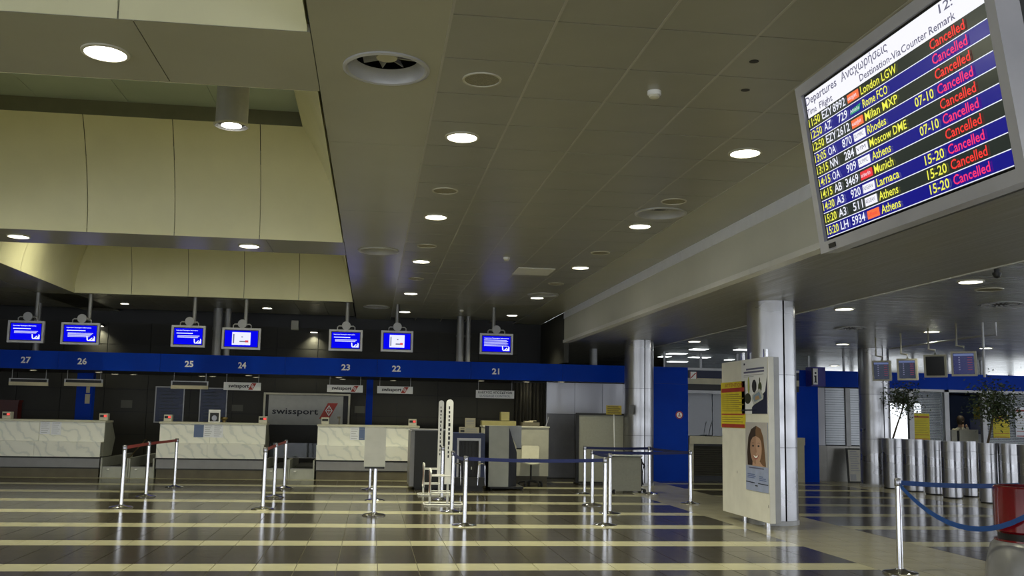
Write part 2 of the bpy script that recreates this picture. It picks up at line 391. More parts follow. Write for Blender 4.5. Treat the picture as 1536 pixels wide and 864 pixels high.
def coffer(x0, x1, y0, y1):
    sides = [((x0, y1), (1, 0), (0, -1), x1 - x0, 5), ((x1, y1), (0, -1), (-1, 0), y1 - y0, 6), ((x1, y0), (-1, 0), (0, 1), x1 - x0, 5), ((x0, y0), (0, 1), (1, 0), y1 - y0, 6)]
    for (ox, oy), (tx, ty), (nx, ny), L, n in sides:
        for k in range(n):
            a0, b0 = L * k / n + 0.006, L * (k + 1) / n - 0.006
            b = B(); prev = None
            for d, z in LEV:
                a, e = max(a0, d), min(b0, L - d)
                row = [b._v((ox + tx * t + nx * d, oy + ty * t + ny * d, z)) for t in (a, e)]
                if prev: b.bm.faces.new((prev[0], prev[1], row[1], row[0])).smooth = True
                prev = row
            o = b.build('coffer_panel', M_COFFER, ceiling, recalc=False)
            md = o.modifiers.new('thick', 'SOLIDIFY'); md.thickness = 0.02; md.offset = -1; md.use_rim = False
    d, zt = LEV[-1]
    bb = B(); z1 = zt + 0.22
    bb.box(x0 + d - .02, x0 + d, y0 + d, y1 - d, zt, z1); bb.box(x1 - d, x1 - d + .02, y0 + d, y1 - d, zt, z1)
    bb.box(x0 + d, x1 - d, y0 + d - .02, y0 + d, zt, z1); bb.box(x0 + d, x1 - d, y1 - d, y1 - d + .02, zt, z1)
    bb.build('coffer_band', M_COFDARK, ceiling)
    for k in range(4):
        w = (x1 - x0 - 2 * d + .04) / 4; xa = x0 + d - .02 + k * w
        part('coffer_roof_sheet', M_ROOF, ceiling, (xa + .004, xa + w - .004, y0 + d - .02, y1 - d + .02, z1, z1 + .03))
for y0, y1 in COF: coffer(CX0, CX1, y0, y1)

# ---------------- fascia between the ceilings and the lower metal ceiling
b = B(); b.box(XE, XE + 0.12, YF, 24.75, ZS + 0.07, 4.00); trim1 = b.build('trim_1', M_FASCIA, origin=(XE, 0, ZS)); tag(trim1, kind='structure')
for k in range(8):
    ya = YF + k * 4.22
    part('fascia_cap', M_CAP, trim1, (XE - 0.015, XE + 0.12, ya + .003, ya + 4.217, 4.00, ZC + 0.02))
    part('fascia_lip', M_LIP, trim1, (XE - 0.03, XE + 0.12, ya + .003, ya + 4.217, ZS, ZS + 0.07))
part('fascia_end', M_WALL, trim1, (XE, XE + 0.12, 24.76, YW, 2.9, ZC))
b = B(); b.box(XE + .121, XRT, YF, 36.0, ZS + 0.02, ZS + 0.12); sof = b.build('ceiling_soffit', M_VOID, origin=(XE, 0, ZS)); tag(sof, kind='structure')
YSW = 8.7 * 0.5
for k in range(11):
    ya = YF + k * 4.09
    part('soffit_sheet', M_SOFFIT2, sof, (XE + .121, 7.18, ya + .003, ya + 4.087, ZS, ZS + 0.02))
for k in range(18):
    ya = YF + k * 2.5
    part('soffit_plank_panel', M_SOFFIT, sof, (7.22, XRT, ya + .004, ya + 2.496, ZS, ZS + 0.02))
b = B()
for k in range(60): b.box(7.185, 7.215, 5.0 + k * 0.42, 5.0 + k * 0.42 + 0.40, ZS - 0.012, ZS + 0.01)
tag(b.build('light_track', M_LIP, sof), label='thin pale segmented track on the metal ceiling')

# ---------------- walls
b = B(); b.box(XL, XE + 0.1, YW + 0.03, YW + 0.15, -0.1, 6.4); wb = b.build('wall_back', M_BLACK, origin=(0, YW, 0)); tag(wb, kind='structure')
PW, PH = 1.115, 0.60
for i in range(13):
    x = -9.33 + i * PW - 1.115
    for j in range(7):
        z0, z1 = max(0.0, 0.27 + (j - 1) * PH), min(ZC, 0.27 + j * PH)
        if z1 - z0 < 0.05 or x > XE: continue
        part('wall_panel', M_WALL, wb, (x + .008, min(x + PW, XE) - .008, YW, YW + 0.03, z0 + .008, z1 - .008))
b = B(); b.box(XL - 0.1, XL, YF, YW, -0.1, 0.9); b.box(XL - 0.1, XL, YF, YW, 3.6, 6.4); b.box(XL - 0.1, XL, 8.0, YW, 0.9, 3.6)  # unseen wall, openings shaped to let daylight reach fascia and poster board
for k in range(8): b.box(XL - 0.1, XL, YF + k * 3.4, YF + k * 3.4 + .25, 0.9, 3.6)
tag(b.build('wall_left', M_OFFW), kind='structure')
b = B(); b.box(XRT, XRT + 0.1, YF, 36, -0.1, 0.6); b.box(XRT, XRT + 0.1, YF, 36, 3.1, 3.6); b.box(XRT, XRT + 0.1, 22.0, 36, 0.6, 3.1)  # unseen wall, opened up to give the columns highlights on their right side
for k in range(9): b.box(XRT, XRT + 0.1, YF + k * 3.4, YF + k * 3.4 + .25, 0.6, 3.1)
tag(b.build('wall_right', M_OFFW), kind='structure')
b = B(); b.box(XL, XRT, YF - 0.1, YF, 3.1, 6.45); tag(b.build('trim_2', M_OFFW), kind='structure')  # unseen head over the open front, lowered to dim the nearest coffer
# far glazed wall on the right: piers and bands, daylight between
b = B()
for x0, x1, z0, z1 in ((XE, XRT, -.1, .9), (XE, 16.6, .9, 3.5), (16.6, 18.4, .9, 2.65), (18.4, 19.7, 2.3, 2.65), (19.3, 19.7, 2.65, 3.5), (19.7, XRT, 2.3, 2.75), (19.7, 23.4, 2.75, 3.5), (22.6, 23.4, .9, 2.3)): b.box(x0, x1, 36.0, 36.1, z0, z1)
for x in (17.9, 21.1, 24.4, 25.6): b.box(x, x + .12, 35.98, 36.1, .9, 3.5)
b.box(XE, XE + 0.1, YW, 36.0, -0.1, 6.0)
tag(b.build('wall_far', M_WALL), kind='structure')

# ---------------- round steel columns
def column(loc, r, label):
    t = thing('steel_column', loc, label, 'column', 'round steel clad columns'); x, y, z = loc
    zs = [0.06, 1.15, 2.25, ZS]
    for a, c in zip(zs, zs[1:]):
        for h in (0, 1):       # two curved cladding sheets per drum
            b = B(); n = 18; a0 = math.radians(-82) + h * math.pi
            ps = [(x + r * math.cos(a0 + math.pi * (k + .22) / (n + .44)), y + r * math.sin(a0 + math.pi * (k + .22) / (n + .44))) for k in range(n + 1)]
            v = [[b._v((p[0], p[1], zz)) for p in ps] for zz in (a + .003, c - .003)]
            for k in range(n):
                f = b.bm.faces.new((v[0][k], v[0][k + 1], v[1][k + 1], v[1][k])); f.smooth = True
            b.build('cladding_sheet', M_STEEL, t, recalc=False)
    b = B(); b.lathe((x, y, 0), [(0, 0), (r - .03, 0), (r - .03, ZS), (0, ZS)], 24); b.build('core', M_CHAR, t)
    b = B(); b.lathe((x, y, 0), [(r - .02, 0), (r + .012, 0), (r + .012, .06), (r - .02, .06)], 32); b.build('base_ring', M_GREYMET, t)
    return t
column((6.145, 14.98, 0), 0.37, 'large round steel clad column behind the white poster board')
column((6.27, 23.33, 0), 0.345, 'round steel clad column in front of the blue portal')
column((12.40, 23.72, 0), 0.37, 'round steel clad column beside the row of planters')
column((12.35, 33.0, 0), 0.30, 'distant round column beyond the blue band')

# ================================================================== LAMPS
def spot(parent, loc, power, size=118, rad=0.10):
    l = bpy.data.lights.new('lamp_light', 'SPOT'); l.energy = power; l.color = LAMP_COL; l.spot_size = math.radians(size); l.spot_blend = 0.9; l.shadow_soft_size = rad
    o = bpy.data.objects.new('lamp_light', l); COL.objects.link(o); o.parent = parent; o.location = Vector(loc) - parent.location
def downlight(x, y, z, r, label, group, power=LAMP_W, sy=1.12, lens=None):
    t = thing('downlight', (x, y, z), label, 'downlight', group)
    b = B(); b.lathe((x, y, z), [(r * 1.16, 0.0), (r * 1.16, -0.012), (r * 1.0, -0.016), (r * 0.98, 0.0)], 32, sy); b.build('trim_ring', M_RIM, t)
    b = B(); b.lathe((x, y, z), [(0, -0.010), (r * 0.99, -0.006), (r * 0.99, 0.004)], 32, sy); b.build('lens', lens or M_LENS, t)
    if power: spot(t, (x, y, z - 0.03), power)
    return t
YR = [9.23, 13.16, 17.14, 21.84, 25.85]
G1 = 'recessed downlights of the panelled ceiling'
for k, y in enumerate(YR):
    downlight(0.757, y, ZC, 0.140, ORD[k] + ' recessed downlight in the row beside the plain ceiling strip', G1)
    downlight(3.545, y, ZC, 0.140, ORD[k] + ' recessed downlight in the row beside the long fascia', G1)
for y, n in ((1.3, 'overhead'), (5.2, 'just ahead overhead')):
    downlight(0.757, y, ZC, 0.14, 'recessed downlight %s in the row beside the plain strip' % n, G1); downlight(3.545, y, ZC, 0.14, 'recessed downlight %s in the row behind the departures board' % n, G1)
G2 = 'recessed downlights of the coffered ceiling'
downlight(-2.04, 7.50, ZC, 0.148, 'large bright downlight in the near cross beam of the coffered ceiling', G2)
downlight(-5.49, 7.50, ZC, 0.148, 'downlight in the near cross beam out of view at left', G2)
downlight(-2.02, 16.23, ZC, 0.148, 'downlight in the far cross beam, the one nearer the ceiling strip', G2)
downlight(-5.49, 16.2, ZC, 0.148, 'downlight in the far cross beam at the left edge', G2)
downlight(-6.20, 26.06, ZC, 0.10, 'small downlight near the wall above desk 26', G2, 45)
downlight(-2.72, 26.07, ZC, 0.12, 'small bright downlight near the wall above desk 24', G2, 60)
for y in (1.3,): downlight(-9.5, y, ZC, 0.14, 'downlight out of view in the far left ceiling', G2)
for y, n in ((9.2, 'near'), (17.1, 'far')): downlight(-9.5, y, ZC, 0.14, n + ' downlight in the ceiling bay beyond the left edge', G2)
def pendant(x, y, z, label):
    t = thing('pendant_cylinder_lamp', (x, y, z), label, 'lamp', 'cylinder lamps in the coffers'); r = 0.185; top = ZC + 1.84
    b = B(); b.lathe((x, y, 0), [(r, z), (r, top), (r - .01, top), (r - .01, z + .02)], 32); b.build('housing', M_GREYMET, t)
    b = B(); b.lathe((x, y, z), [(r + .004, 0.0), (r + .022, .006), (r + .022, .02), (r + .004, .026)], 32); b.build('rim', M_RIM, t)
    b = B(); b.lathe((x, y, z), [(0, .0), (r * .62, .006), (r * .62, .02), (0, .02)], 32); b.build('lens', M_LENS, t)
    b = B(); b.lathe((x, y, z), [(r * .62, .012), (r, .03)], 32); b.build('reflector', M_CHROME, t)
    spot(t, (x, y, z - 0.03), LAMP_W * (.3 if y < 5 else 1.1 if z < 5 else .6), 178)
pendant(-1.75, 11.84, 4.863, 'cylinder lamp hanging inside the large near coffer')
pendant(-5.60, 11.84, 4.863, 'cylinder lamp hanging in the near coffer beyond the left edge')
pendant(-1.75, 20.4, 5.3, 'cylinder lamp hidden up in the far coffer, right one'); pendant(-5.6, 20.4, 5.3, 'cylinder lamp hidden up in the far coffer, left one')
G3 = 'recessed downlights of the metal ceiling'
for x, y, n in ((7.62, 11.96, 'nearest downlight in the metal ceiling, beside the dark camera'), (7.59, 15.43, 'downlight in the metal ceiling just right of the large column'),
                (11.07, 18.75, 'downlight in the metal ceiling above the row of four monitors'), (11.0, 22.5, 'small downlight in the metal ceiling above the information cube'),
                (14.95, 31.2, 'far downlight beyond the blue band'), (7.53, 23.0, 'downlight in the metal ceiling between two steel columns'),
                (7.62, 4.6, 'downlight in the metal ceiling out of view'), (11.07, 11.4, 'downlight in the metal ceiling beyond the right edge'), (14.6, 22.4, 'downlight above the booths'), (15.0, 12.0, 'downlight out of view far right')):
    downlight(x, y, ZS, 0.14, n, G3, 60)
# fluorescent battens in the offices beyond the counter
for k, (px, py, wd, Yc) in enumerate(((1048, 524.5, 24, 25.6), (1049, 536.5, 30, 29.1), (1016, 543, 28, 31.6), (1015, 531, 28, 27.4), (1115, 525, 24, 25.6), (997, 535.5, 16, 28.6), (1094, 540, 10, 30.2))):
    p = FL(px, py, ZS - 0.03); wdm = wd * p.y / FPX
    t = thing('ceiling_batten_light', (p.x, p.y, ZS), ['bright ceiling panel light just beyond the blue portal corner', 'long ceiling light over the counter, upper right of the portal', 'lowest ceiling light seen over the blue portal corner', 'upper ceiling light seen over the blue portal corner',
               'ceiling panel light partly behind the large column', 'short ceiling light left above the portal', 'tiny distant ceiling light by the poster board'][k], 'light', 'office ceiling lights beyond the counter')
    part('housing', M_GREYMET, t, (p.x - wdm / 2 - .03, p.x + wdm / 2 + .03, p.y - .25, p.y + .25, ZS - .02, ZS - 0.001))
    part('diffuser', M_TUBE, t, (p.x - wdm / 2, p.x + wdm / 2, p.y - .2, p.y + .2, ZS - .03, ZS - .02))

# ---------------- air diffusers, loudspeakers, detectors
def diffuser(x, y, z, label, r=0.33):
    t = thing('swirl_air_diffuser', (x, y, z), label, 'air vent', 'round ceiling air diffusers'); sy = 1.12
    b = B(); b.lathe((x, y, z), [(r, 0.0), (r, -.012), (r * .93, -.02), (r * .88, -.012), (r * .86, .02), (r * .80, .06), (r * .74, .09)], 40, sy); b.build('cone', mat('diffuser_grey', (0.42, 0.42, 0.42), 0.28), t)
    b = B(); b.lathe((x, y, z), [(0, .16), (r * .95, .16), (r * .95, .15), (0, .15)], 32, sy); b.build('backing', M_BLACK, t)
    b = B(); b.lathe((x, y, z), [(0, .075), (r * .24, .08), (r * .26, .10), (r * .26, .15), (0, .15)], 24, sy); b.build('hub', M_RIM, t)
    for k in range(8):
        a = k * math.pi / 4 + .2; ca, sa = math.cos(a), math.sin(a)
        b = B(); b.obox((x + ca * r * .45, y + sa * r * .45 * sy, z + .11), (ca, sa, 0), (-sa * .5, ca * .5, .86), (sa * .86, -ca * .86, .5), r * .2, .03, .003)
        b.build('vane', M_GREYMET, t)
for (x, y), n in zip(DIFF, ('large round swirl air diffuser nearest in the plain ceiling strip', 'middle round air diffuser in the plain ceiling strip', 'farthest round air diffuser in the plain ceiling strip',
                'near round air diffuser beside the long fascia', 'far round air diffuser beside the long fascia')): diffuser(x, y, ZC, n)
def speaker(x, y, z, label, r=0.145):
    t = thing('ceiling_loudspeaker', (x, y, z), label, 'loudspeaker', 'round ceiling loudspeakers')
    b = B(); b.lathe((x, y, z), [(r * 1.06, 0), (r * 1.05, -.010), (r * .95, -.010), (r * .94, 0)], 32, 1.12); b.build('ring', M_RIM, t)
    b = B(); b.lathe((x, y, z), [(0, -.005), (r * .94, -.003), (r * .94, 0.01)], 32, 1.12); b.build('grille', mat('grille', (0.24, 0.22, 0.16), 0.7, var=0.3, scale=120), t)
for k, y in enumerate((7.57, 11.57, 15.53, 19.42)): speaker(0.764, y, ZC, ['nearest', 'second', 'third', 'farthest'][k] + ' round loudspeaker grille in the row beside the plain strip')
for k, y in enumerate((11.54, 15.5, 19.4)): speaker(3.527, y, ZC, ['nearest', 'middle', 'farthest'][k] + ' round loudspeaker grille in the row beside the fascia')
speaker(8.31, 12.62, ZS, 'round grille in the metal ceiling below the bright downlight', 0.17)
for x, y, n in ((9.47, 14.13, 'dark round slotted vent in the metal ceiling at the right edge'), (9.25, 18.61, 'dark round slotted vent in the metal ceiling above the blue band')):
    t = thing('slotted_ceiling_vent', (x, y, ZS), n, 'air vent', 'slotted ceiling vents')
    b = B(); b.lathe((x, y, ZS), [(.30, 0), (.30, -.01), (.27, -.012), (.27, 0)], 32, 1.15); b.build('ring', M_POLE, t)
    b = B(); b.lathe((x, y, ZS), [(0, -.002), (.27, -.002)], 32, 1.15); b.build('backing', M_BLACK, t)
    for k in range(16):
        a = k * math.pi / 8; ca, sa = math.cos(a), math.sin(a)
        b = B(); b.obox((x + ca * .19, y + sa * .19 * 1.15, ZS - .008), (ca, sa, 0), (-sa, ca, 0), (0, 0, 1), .06, .012, .004); b.build('vane', M_GREYMET, t)
for x, y, n in ((2.16, 7.59, 'white smoke detector on the near ceiling panels'), (2.13, 16.35, 'small smoke detector in the middle of the panelled ceiling'), (2.157, 24.99, 'tiny far smoke detector on the panelled ceiling')):
    t = thing('smoke_detector', (x, y, ZC), n, 'detector', 'ceiling smoke detectors')
    b = B(); b.lathe((x, y, ZC), [(.055, 0), (.055, -.03), (.048, -.036), (0, -.036)], 24); b.build('base', M_WHITE, t)
    b = B(); b.lathe((x, y, ZC), [(.04, -.036), (.042, -.05), (.03, -.058), (0, -.058)], 24); b.build('cap', M_OFFW, t)
for (px, py, n) in ((1131, 92, 'small dark round hole in the near ceiling panel, farther right one'), (1118, 135, 'small dark round hole in the ceiling panel, farther one')):
    p = FL(px, py, ZC); b = B(); b.lathe((p.x, p.y, ZC), [(0, -.003), (.035, -.003), (.035, .001)], 20); tag(b.build('sprinkler_opening', M_BLACK), n, 'ceiling hole', 'ceiling openings')
p = FL(800, 407, ZC)
b = B(); b.box(p.x - .33, p.x + .33, p.y - .42, p.y + .42, ZC - .012, ZC + .001); tag(b.build('access_panel', M_LIP), 'pale rectangular access panel in the panelled ceiling', 'panel')
p = FL(1495, 404, ZS); t = thing('security_camera', (p.x, p.y, ZS), 'small dark dome camera on the edge of the metal ceiling', 'camera')
b = B(); b.lathe((p.x, p.y, ZS), [(.03, 0), (.03, -.04), (.0, -.04)], 16); b.build('mount', M_CHAR, t)
b = B(); b.lathe((p.x, p.y, ZS - .04), [(.05, 0), (.052, -.02), (.035, -.055), (0, -.07)], 16); b.build('dome', M_BLACK, t)

# ================================================================== CHECK-IN CANOPY
YB, ZB0, ZB1 = 24.8, 2.435, 2.86
canopy = thing('check_in_canopy', (0, YB, 0), 'long blue canopy band with white desk numbers over the check-in desks', 'canopy')
xs = [XL + .1, -9.6, -7.3, -5.0, -2.1, 0.1, 2.4, 4.7, 7.02, 7.945]
for x0, x1 in zip(xs, xs[1:]): part('blue_panel', M_BLUE, canopy, (x0 + .003, x1 - .003, YB, YB + 0.06, ZB0, ZB1))
part('portal_leg', M_BLUE, canopy, (7.07, 7.945, YB, YB + 0.06, 0, ZB0 - .003))
part('portal_reveal', M_BLUE, canopy, (7.0, 7.07, YB, YB + 0.75, 0, ZB0), (7.90, 7.945, YB + .06, YB + .75, 0, ZB1))
part('underside', M_CHAR, canopy, (XL + .1, 7.9, YB + .06, 27.2, ZB0, ZB0 + .03))
part('top_sheet', M_CHAR, canopy, (XL + .1, 7.9, YB + .06, 25.4, ZB1 - .03, ZB1))
part('back_board', M_CHAR, canopy, (XL + .1, 7.0, 27.14, 27.2, ZB0, ZB0 + .12))
for s, px0, px1, py in (('27', 31, 46, 544), ('26', 116, 130, 546), ('25', 277, 290, 550), ('24', 357, 369, 552), ('23', 512, 525, 555), ('22', 588, 601, 557), ('21', 738, 749, 561)):
    a = D(px0, py, YB - .006); c = D(px1, py, YB - .006)
    lettering(s, (0, YB - .006, 0), (1, 0, 0), (0, 0, 1), a.x, a.z, 0.145, M_PRINT, canopy, c.x - a.x, 'numeral', 0.03)
G4 = 'small lamps under the canopy'
for k, (px, py) in enumerate(((50, 555), (148, 558), (172, 561.5), (200, 565), (303, 565), (319, 568), (373, 563), (384, 567), (508, 566), (514, 572), (590, 572), (722, 571), (790, 572.5), (842, 571))):
    p = FL(px, py, ZB0 - .005)
    if p.y < 24.95: p = Vector((D(px, py, 24.98).x, 24.98, ZB0))
    if p.y > 27.1: p = Vector((D(px, py, 27.0).x, 27.0, ZB0))
    names = ['at the far left under the canopy', 'under the canopy below the second desk number', 'just right of the second desk number under the canopy', 'brightest under the canopy between the leftmost and middle desks', 'dim, under the canopy above the middle desk', 'bright, under the canopy above the picture frame', 'under the canopy above the fourth hanging sign', 'dim, right above the fourth hanging sign',
             'front one above the fifth hanging sign', 'rear one above the fifth hanging sign', 'above the sixth hanging sign', 'above the luggage control sign', 'right of the luggage control sign', 'under the canopy above the steel wall']
    downlight(p.x, p.y, ZB0, 0.075, 'small round lamp ' + names[k], G4, 9.0 if k in (3, 5, 9, 10, 13) else 4.0, 1.3, M_LENS2)
# wall lamps above the canopy
for px, py, n in ((471, 498.5, 'small wall lamp throwing light on the dark wall right of screen 24'), (149, 489, 'small wall lamp beside screen 26')):
    p = D(px, py, YW - .12); t = thing('wall_lamp', (p.x, YW - .01, p.z), n, 'lamp', 'wall lamps above the canopy')
    part('housing', M_CHAR, t, (p.x - .11, p.x + .11, YW - .22, YW - .005, p.z, p.z + .05))
    part('lens', M_LENS2, t, (p.x - .09, p.x + .09, YW - .2, YW - .05, p.z - .01, p.z))
    spot(t, (p.x, YW - .12, p.z - .02), 70, 120, .05)
p = D(442.5, 488, YW - .08); t = thing('wall_speaker_box', (p.x, YW, p.z - .13), 'small white box loudspeaker on the dark wall between screens 24 and 23', 'loudspeaker')
part('body', M_OFFW, t, (p.x - .10, p.x + .10, YW - .16, YW - .03, p.z - .13, p.z + .13), bevel=.01); part('bracket', M_CHAR, t, (p.x - .03, p.x + .03, YW - .03, YW, p.z - .05, p.z + .05))
for k, (px, wd) in enumerate(((325, 13), (340, 9), (690, 11), (702, 7), (54, 9), (890, 12))):
    p = D(px, 515, 26.6); b = B(); r = wd * 26.6 / FPX / 2
    b.lathe((p.x, 26.6, 0), [(0, ZB0 + .03), (r, ZB0 + .03), (r, ZC), (0, ZC)], 20)
    for zz in (2.9, 3.6): b.lathe((p.x, 26.6, 0), [(r, zz), (r + .012, zz), (r + .012, zz + .06), (r, zz + .06)], 20)
    tag(b.build('service_pipe', M_POLE), ['thick grey pipe rising behind screen 24', 'thin grey pipe beside the thick one behind screen 24', 'thick grey pipe between screens 22 and 21', 'thin grey pipe between screens 22 and 21', 'grey pipe behind screen 27', 'grey pipe above the steel wall'][k], 'pipe', 'pipes above the canopy')

# ---------------- hanging passenger screens
YM = 23.6
def screen(num, x0, y0, x1, y1, kind):
    a, c = D(x0, y0, YM), D(x1, y1, YM); xc, zc = (a.x + c.x) / 2, (a.z + c.z) / 2; hw, hh = (c.x - a.x) / 2, 0.245
    t = thing('hanging_screen', (xc, YM, zc - hh), WHICH[num] + {'one': ' blue text screen', 'two': ' blue text screen with a longer text', 'img': ' blue screen showing a white slide', 'three': ' blue screen filled with text lines'}[kind] + ' hanging above the canopy', 'screen', 'screens hanging above the desks')
    bz = .045; y0_, y1_ = YM - .03, YM + .06
    fr = B(); fr.box(xc - hw, xc + hw, y0_, y1_, zc + hh - bz, zc + hh); fr.box(xc - hw, xc + hw, y0_, y1_, zc - hh, zc - hh + bz)
    fr.box(xc - hw, xc - hw + bz, y0_, y1_, zc - hh + bz, zc + hh - bz); fr.box(xc + hw - bz, xc + hw, y0_, y1_, zc - hh + bz, zc + hh - bz); fr.build('bezel', M_GREYMET, t)
    part('rear_shell', M_CHAR, t, (xc - hw + .01, xc + hw - .01, y1_, YM + .12, zc - hh + .02, zc + hh - .02))
    part('glass', M_BLACK, t, (xc - hw + bz, xc + hw - bz, YM - .012, YM + .05, zc - hh + bz, zc + hh - bz))
    iw, ih = hw - bz - .018, hh - bz - .018; ys = YM - .015
    sc = quadpart('picture', M_SCR_BLUE, t, [(xc - iw, ys, zc - ih), (xc + iw, ys, zc - ih), (xc + iw, ys, zc + ih), (xc - iw, ys, zc + ih)])
    yl = ys - .003; org = (xc - iw, yl, zc - ih); W, H = 2 * iw, 2 * ih
    def bar(u0, u1, v0, v1, m=M_SCR_TXT, nm='text_line', dy=0.0):
        quadpart(nm, m, sc, [(org[0] + u0 * W, yl - dy, org[2] + v0 * H), (org[0] + u1 * W, yl - dy, org[2] + v0 * H), (org[0] + u1 * W, yl - dy, org[2] + v1 * H), (org[0] + u0 * W, yl - dy, org[2] + v1 * H)])
    if kind == 'img':
        bar(.22, .78, .10, .90, M_SCR_WHITE, 'white_slide'); bar(.25, .29, .2, .78, M_SCR_GREY, 'slide_mark', .002); bar(.45, .72, .28, .36, M_SCR_GREY, 'slide_mark', .002); bar(.62, .72, .27, .40, M_SCR_LRED, 'slide_mark', .002); bar(.50, .55, .58, .64, M_SCR_GREY, 'slide_mark', .002)
    else:
        lettering('Important Passengers Information', org, (1, 0, 0), (0, 0, 1), .07 * W, .84 * H, .062 * H, M_SCR_TXT, sc, (.88 if kind == 'three' else .76) * W, bold=.02)
        if kind == 'three':
            for q in range(6): bar(.06, .92 - .05 * (q % 2), .36 + .075 * q, .385 + .075 * q)
        else:
            bar(.08, .66, .66, .71)
            for q in range(3 if kind == 'one' else 5): bar(.12, .9 - .03 * q, .52 - .055 * q, .545 - .055 * q)
        b = B()   # white mark bottom right: seat and suitcase
        for poly in ([(.70, .36), (.735, .36), (.755, .12), (.86, .12), (.86, .06), (.74, .06), (.71, .14)], [(.78, .12), (.86, .26), (.90, .26), (.84, .12)], [(.86, .06), (.97, .06), (.97, .30), (.93, .38), (.93, .26), (.91, .2), (.86, .12)]):
            b.face([(org[0] + u * W, yl - .002, org[2] + v * H) for u, v in poly])
        b.build('white_logo', M_SCR_TXT, sc, recalc=False)
    zt = zc + hh
    b = B(); b.tube([(xc - .2, YM + .05, zt - .01), (xc - .2, YM + .05, zt + .06), (xc - .17, YM + .05, zt + .09), (xc + .17, YM + .05, zt + .09), (xc + .2, YM + .05, zt + .06), (xc + .2, YM + .05, zt - .01)], .014); b.build('bracket_tube', M_GREYMET, t)
    b = B(); n = 24; b.prism([(xc + .10 * math.cos(2 * math.pi * k / n), YM + .03, zt + .10 + .10 * math.sin(2 * math.pi * k / n)) for k in range(n)], (0, .05, 0)); b.build('disc', M_POLE, t)
    yp = YM + .62
    b = B(); b.tube([(xc, YM + .07, zt + .11), (xc, yp, zt + .14)], .025); b.build('arm', M_POLE, t)
    b = B(); b.tube([(xc, yp, zt + .10), (xc, yp, ZC)], .045, 12); b.build('pole', M_POLE, t)
for a in (('27', 13, 481, 65, 514, 'one'), ('26', 93, 483, 148, 518, 'two'), ('25', 258, 488, 307, 521, 'one'), ('24', 334, 490, 390, 526, 'img'), ('23', 494, 494, 543, 527, 'one'), ('22', 572, 496, 619, 528, 'img'), ('21', 720, 499, 769, 533, 'three')): screen(*a)

# ---------------- hanging signs below the canopy
YS = 25.3
def tail_logo(b, ox, oz, w, h, y, par):
    """red leaning tail mark with a white diamond"""
    q = B(); q.face([(ox, y, oz), (ox + w * .55, y, oz), (ox + w, y, oz + h), (ox + w * .45, y, oz + h)]); lg = q.build('red_logo', M_RED, par, recalc=False)
    cx, cz = ox + w * .52, oz + h * .52; rx, rz = w * .20, h * .36; t = .28
    q = B()
    P = [(cx - rx, cz), (cx, cz - rz), (cx + rx, cz), (cx, cz + rz)]; I = [(cx + (x - cx) * (1 - t), cz + (z - cz) * (1 - t)) for x, z in P]
    for k in range(4):
        k2 = (k + 1) % 4; q.face([(P[k][0], y - .003, P[k][1]), (P[k2][0], y - .003, P[k2][1]), (I[k2][0], y - .003, I[k2][1]), (I[k][0], y - .003, I[k][1])])
    q.face([(cx - rx * .5, y - .003, cz - rz * .08), (cx + rx * .5, y - .003, cz - rz * .08), (cx + rx * .5, y - .003, cz + rz * .08), (cx - rx * .5, y - .003, cz + rz * .08)])
    q.face([(cx - rx * .1, y - .003, cz - rz * .5), (cx + rx * .1, y - .003, cz - rz * .5), (cx + rx * .1, y - .003, cz + rz * .5), (cx - rx * .1, y - .003, cz + rz * .5)])
    q.build('diamond', M_PRINT, lg, recalc=False)
for k, (n, x0, y0, x1, y1, kind) in enumerate((('27', 14, 567, 72, 579, 'empty'), ('26', 97, 568, 154, 580, 'empty'), ('25', 257, 571, 312, 584, 'empty'), ('24', 336, 573, 391, 586, 'brand'), ('23', 491, 577, 544, 589, 'brand'), ('22', 566, 579, 619, 591, 'brand'), ('21', 714, 585, 771, 598, 'lug'))):
    a, c = D(x0, y0, YS), D(x1, y1, YS); z1, z0 = a.z, c.z
    lab = WHICH[n] + {'empty': ' hanging sign, an empty pale frame under the canopy', 'brand': ' hanging sign, white with black lettering and a red mark', 'lug': ' hanging sign, white with two lines about luggage control'}[kind]
    t = thing('hanging_sign', ((a.x + c.x) / 2, YS, z0), lab, 'sign', 'signs hanging under the canopy')
    if kind == 'empty':
        part('lower_plate', M_CRM, t, (a.x, c.x, YS - .02, YS + .02, z0, z0 + .085)); part('slot', M_BLACK, t, (a.x + .03, c.x - .03, YS - .005, YS + .015, z0 + .085, z1 - .02))
        part('frame', M_GREYMET, t, (a.x, a.x + .03, YS - .02, YS + .02, z0 + .085, z1), (c.x - .03, c.x, YS - .02, YS + .02, z0 + .085, z1), (a.x + .03, c.x - .03, YS - .02, YS + .02, z1 - .02, z1))
    else:
        pl = part('plate', M_WHITE, t, (a.x, c.x, YS - .02, YS + .02, z0, z1)); w_, h_ = c.x - a.x, z1 - z0; o_ = (a.x, YS - .024, z0)
        if kind == 'brand':
            lettering('swissport', o_, (1, 0, 0), (0, 0, 1), w_ * .13, h_ * .34, h_ * .46, M_INK, pl, w_ * .55, bold=.03); tail_logo(None, a.x + w_ * .66, z0 + h_ * .08, w_ * .22, h_ * .84, YS - .024, pl)
        else:
            lettering('ΕΛΕΓΧΟΣ ΑΠΟΣΚΕΥΩΝ', o_, (1, 0, 0), (0, 0, 1), w_ * .06, h_ * .58, h_ * .28, M_INK, pl, w_ * .88, bold=.02); lettering('LUGGAGE CONTROL', o_, (1, 0, 0), (0, 0, 1), w_ * .10, h_ * .16, h_ * .28, M_GINK, pl, w_ * .80, bold=.02)
    for x in (a.x + .06, c.x - .06):
        b = B(); b.tube([(x, YS, z1), (x, YS, ZB0)], .006, 6); b.build('hanger', M_GREYMET, t)

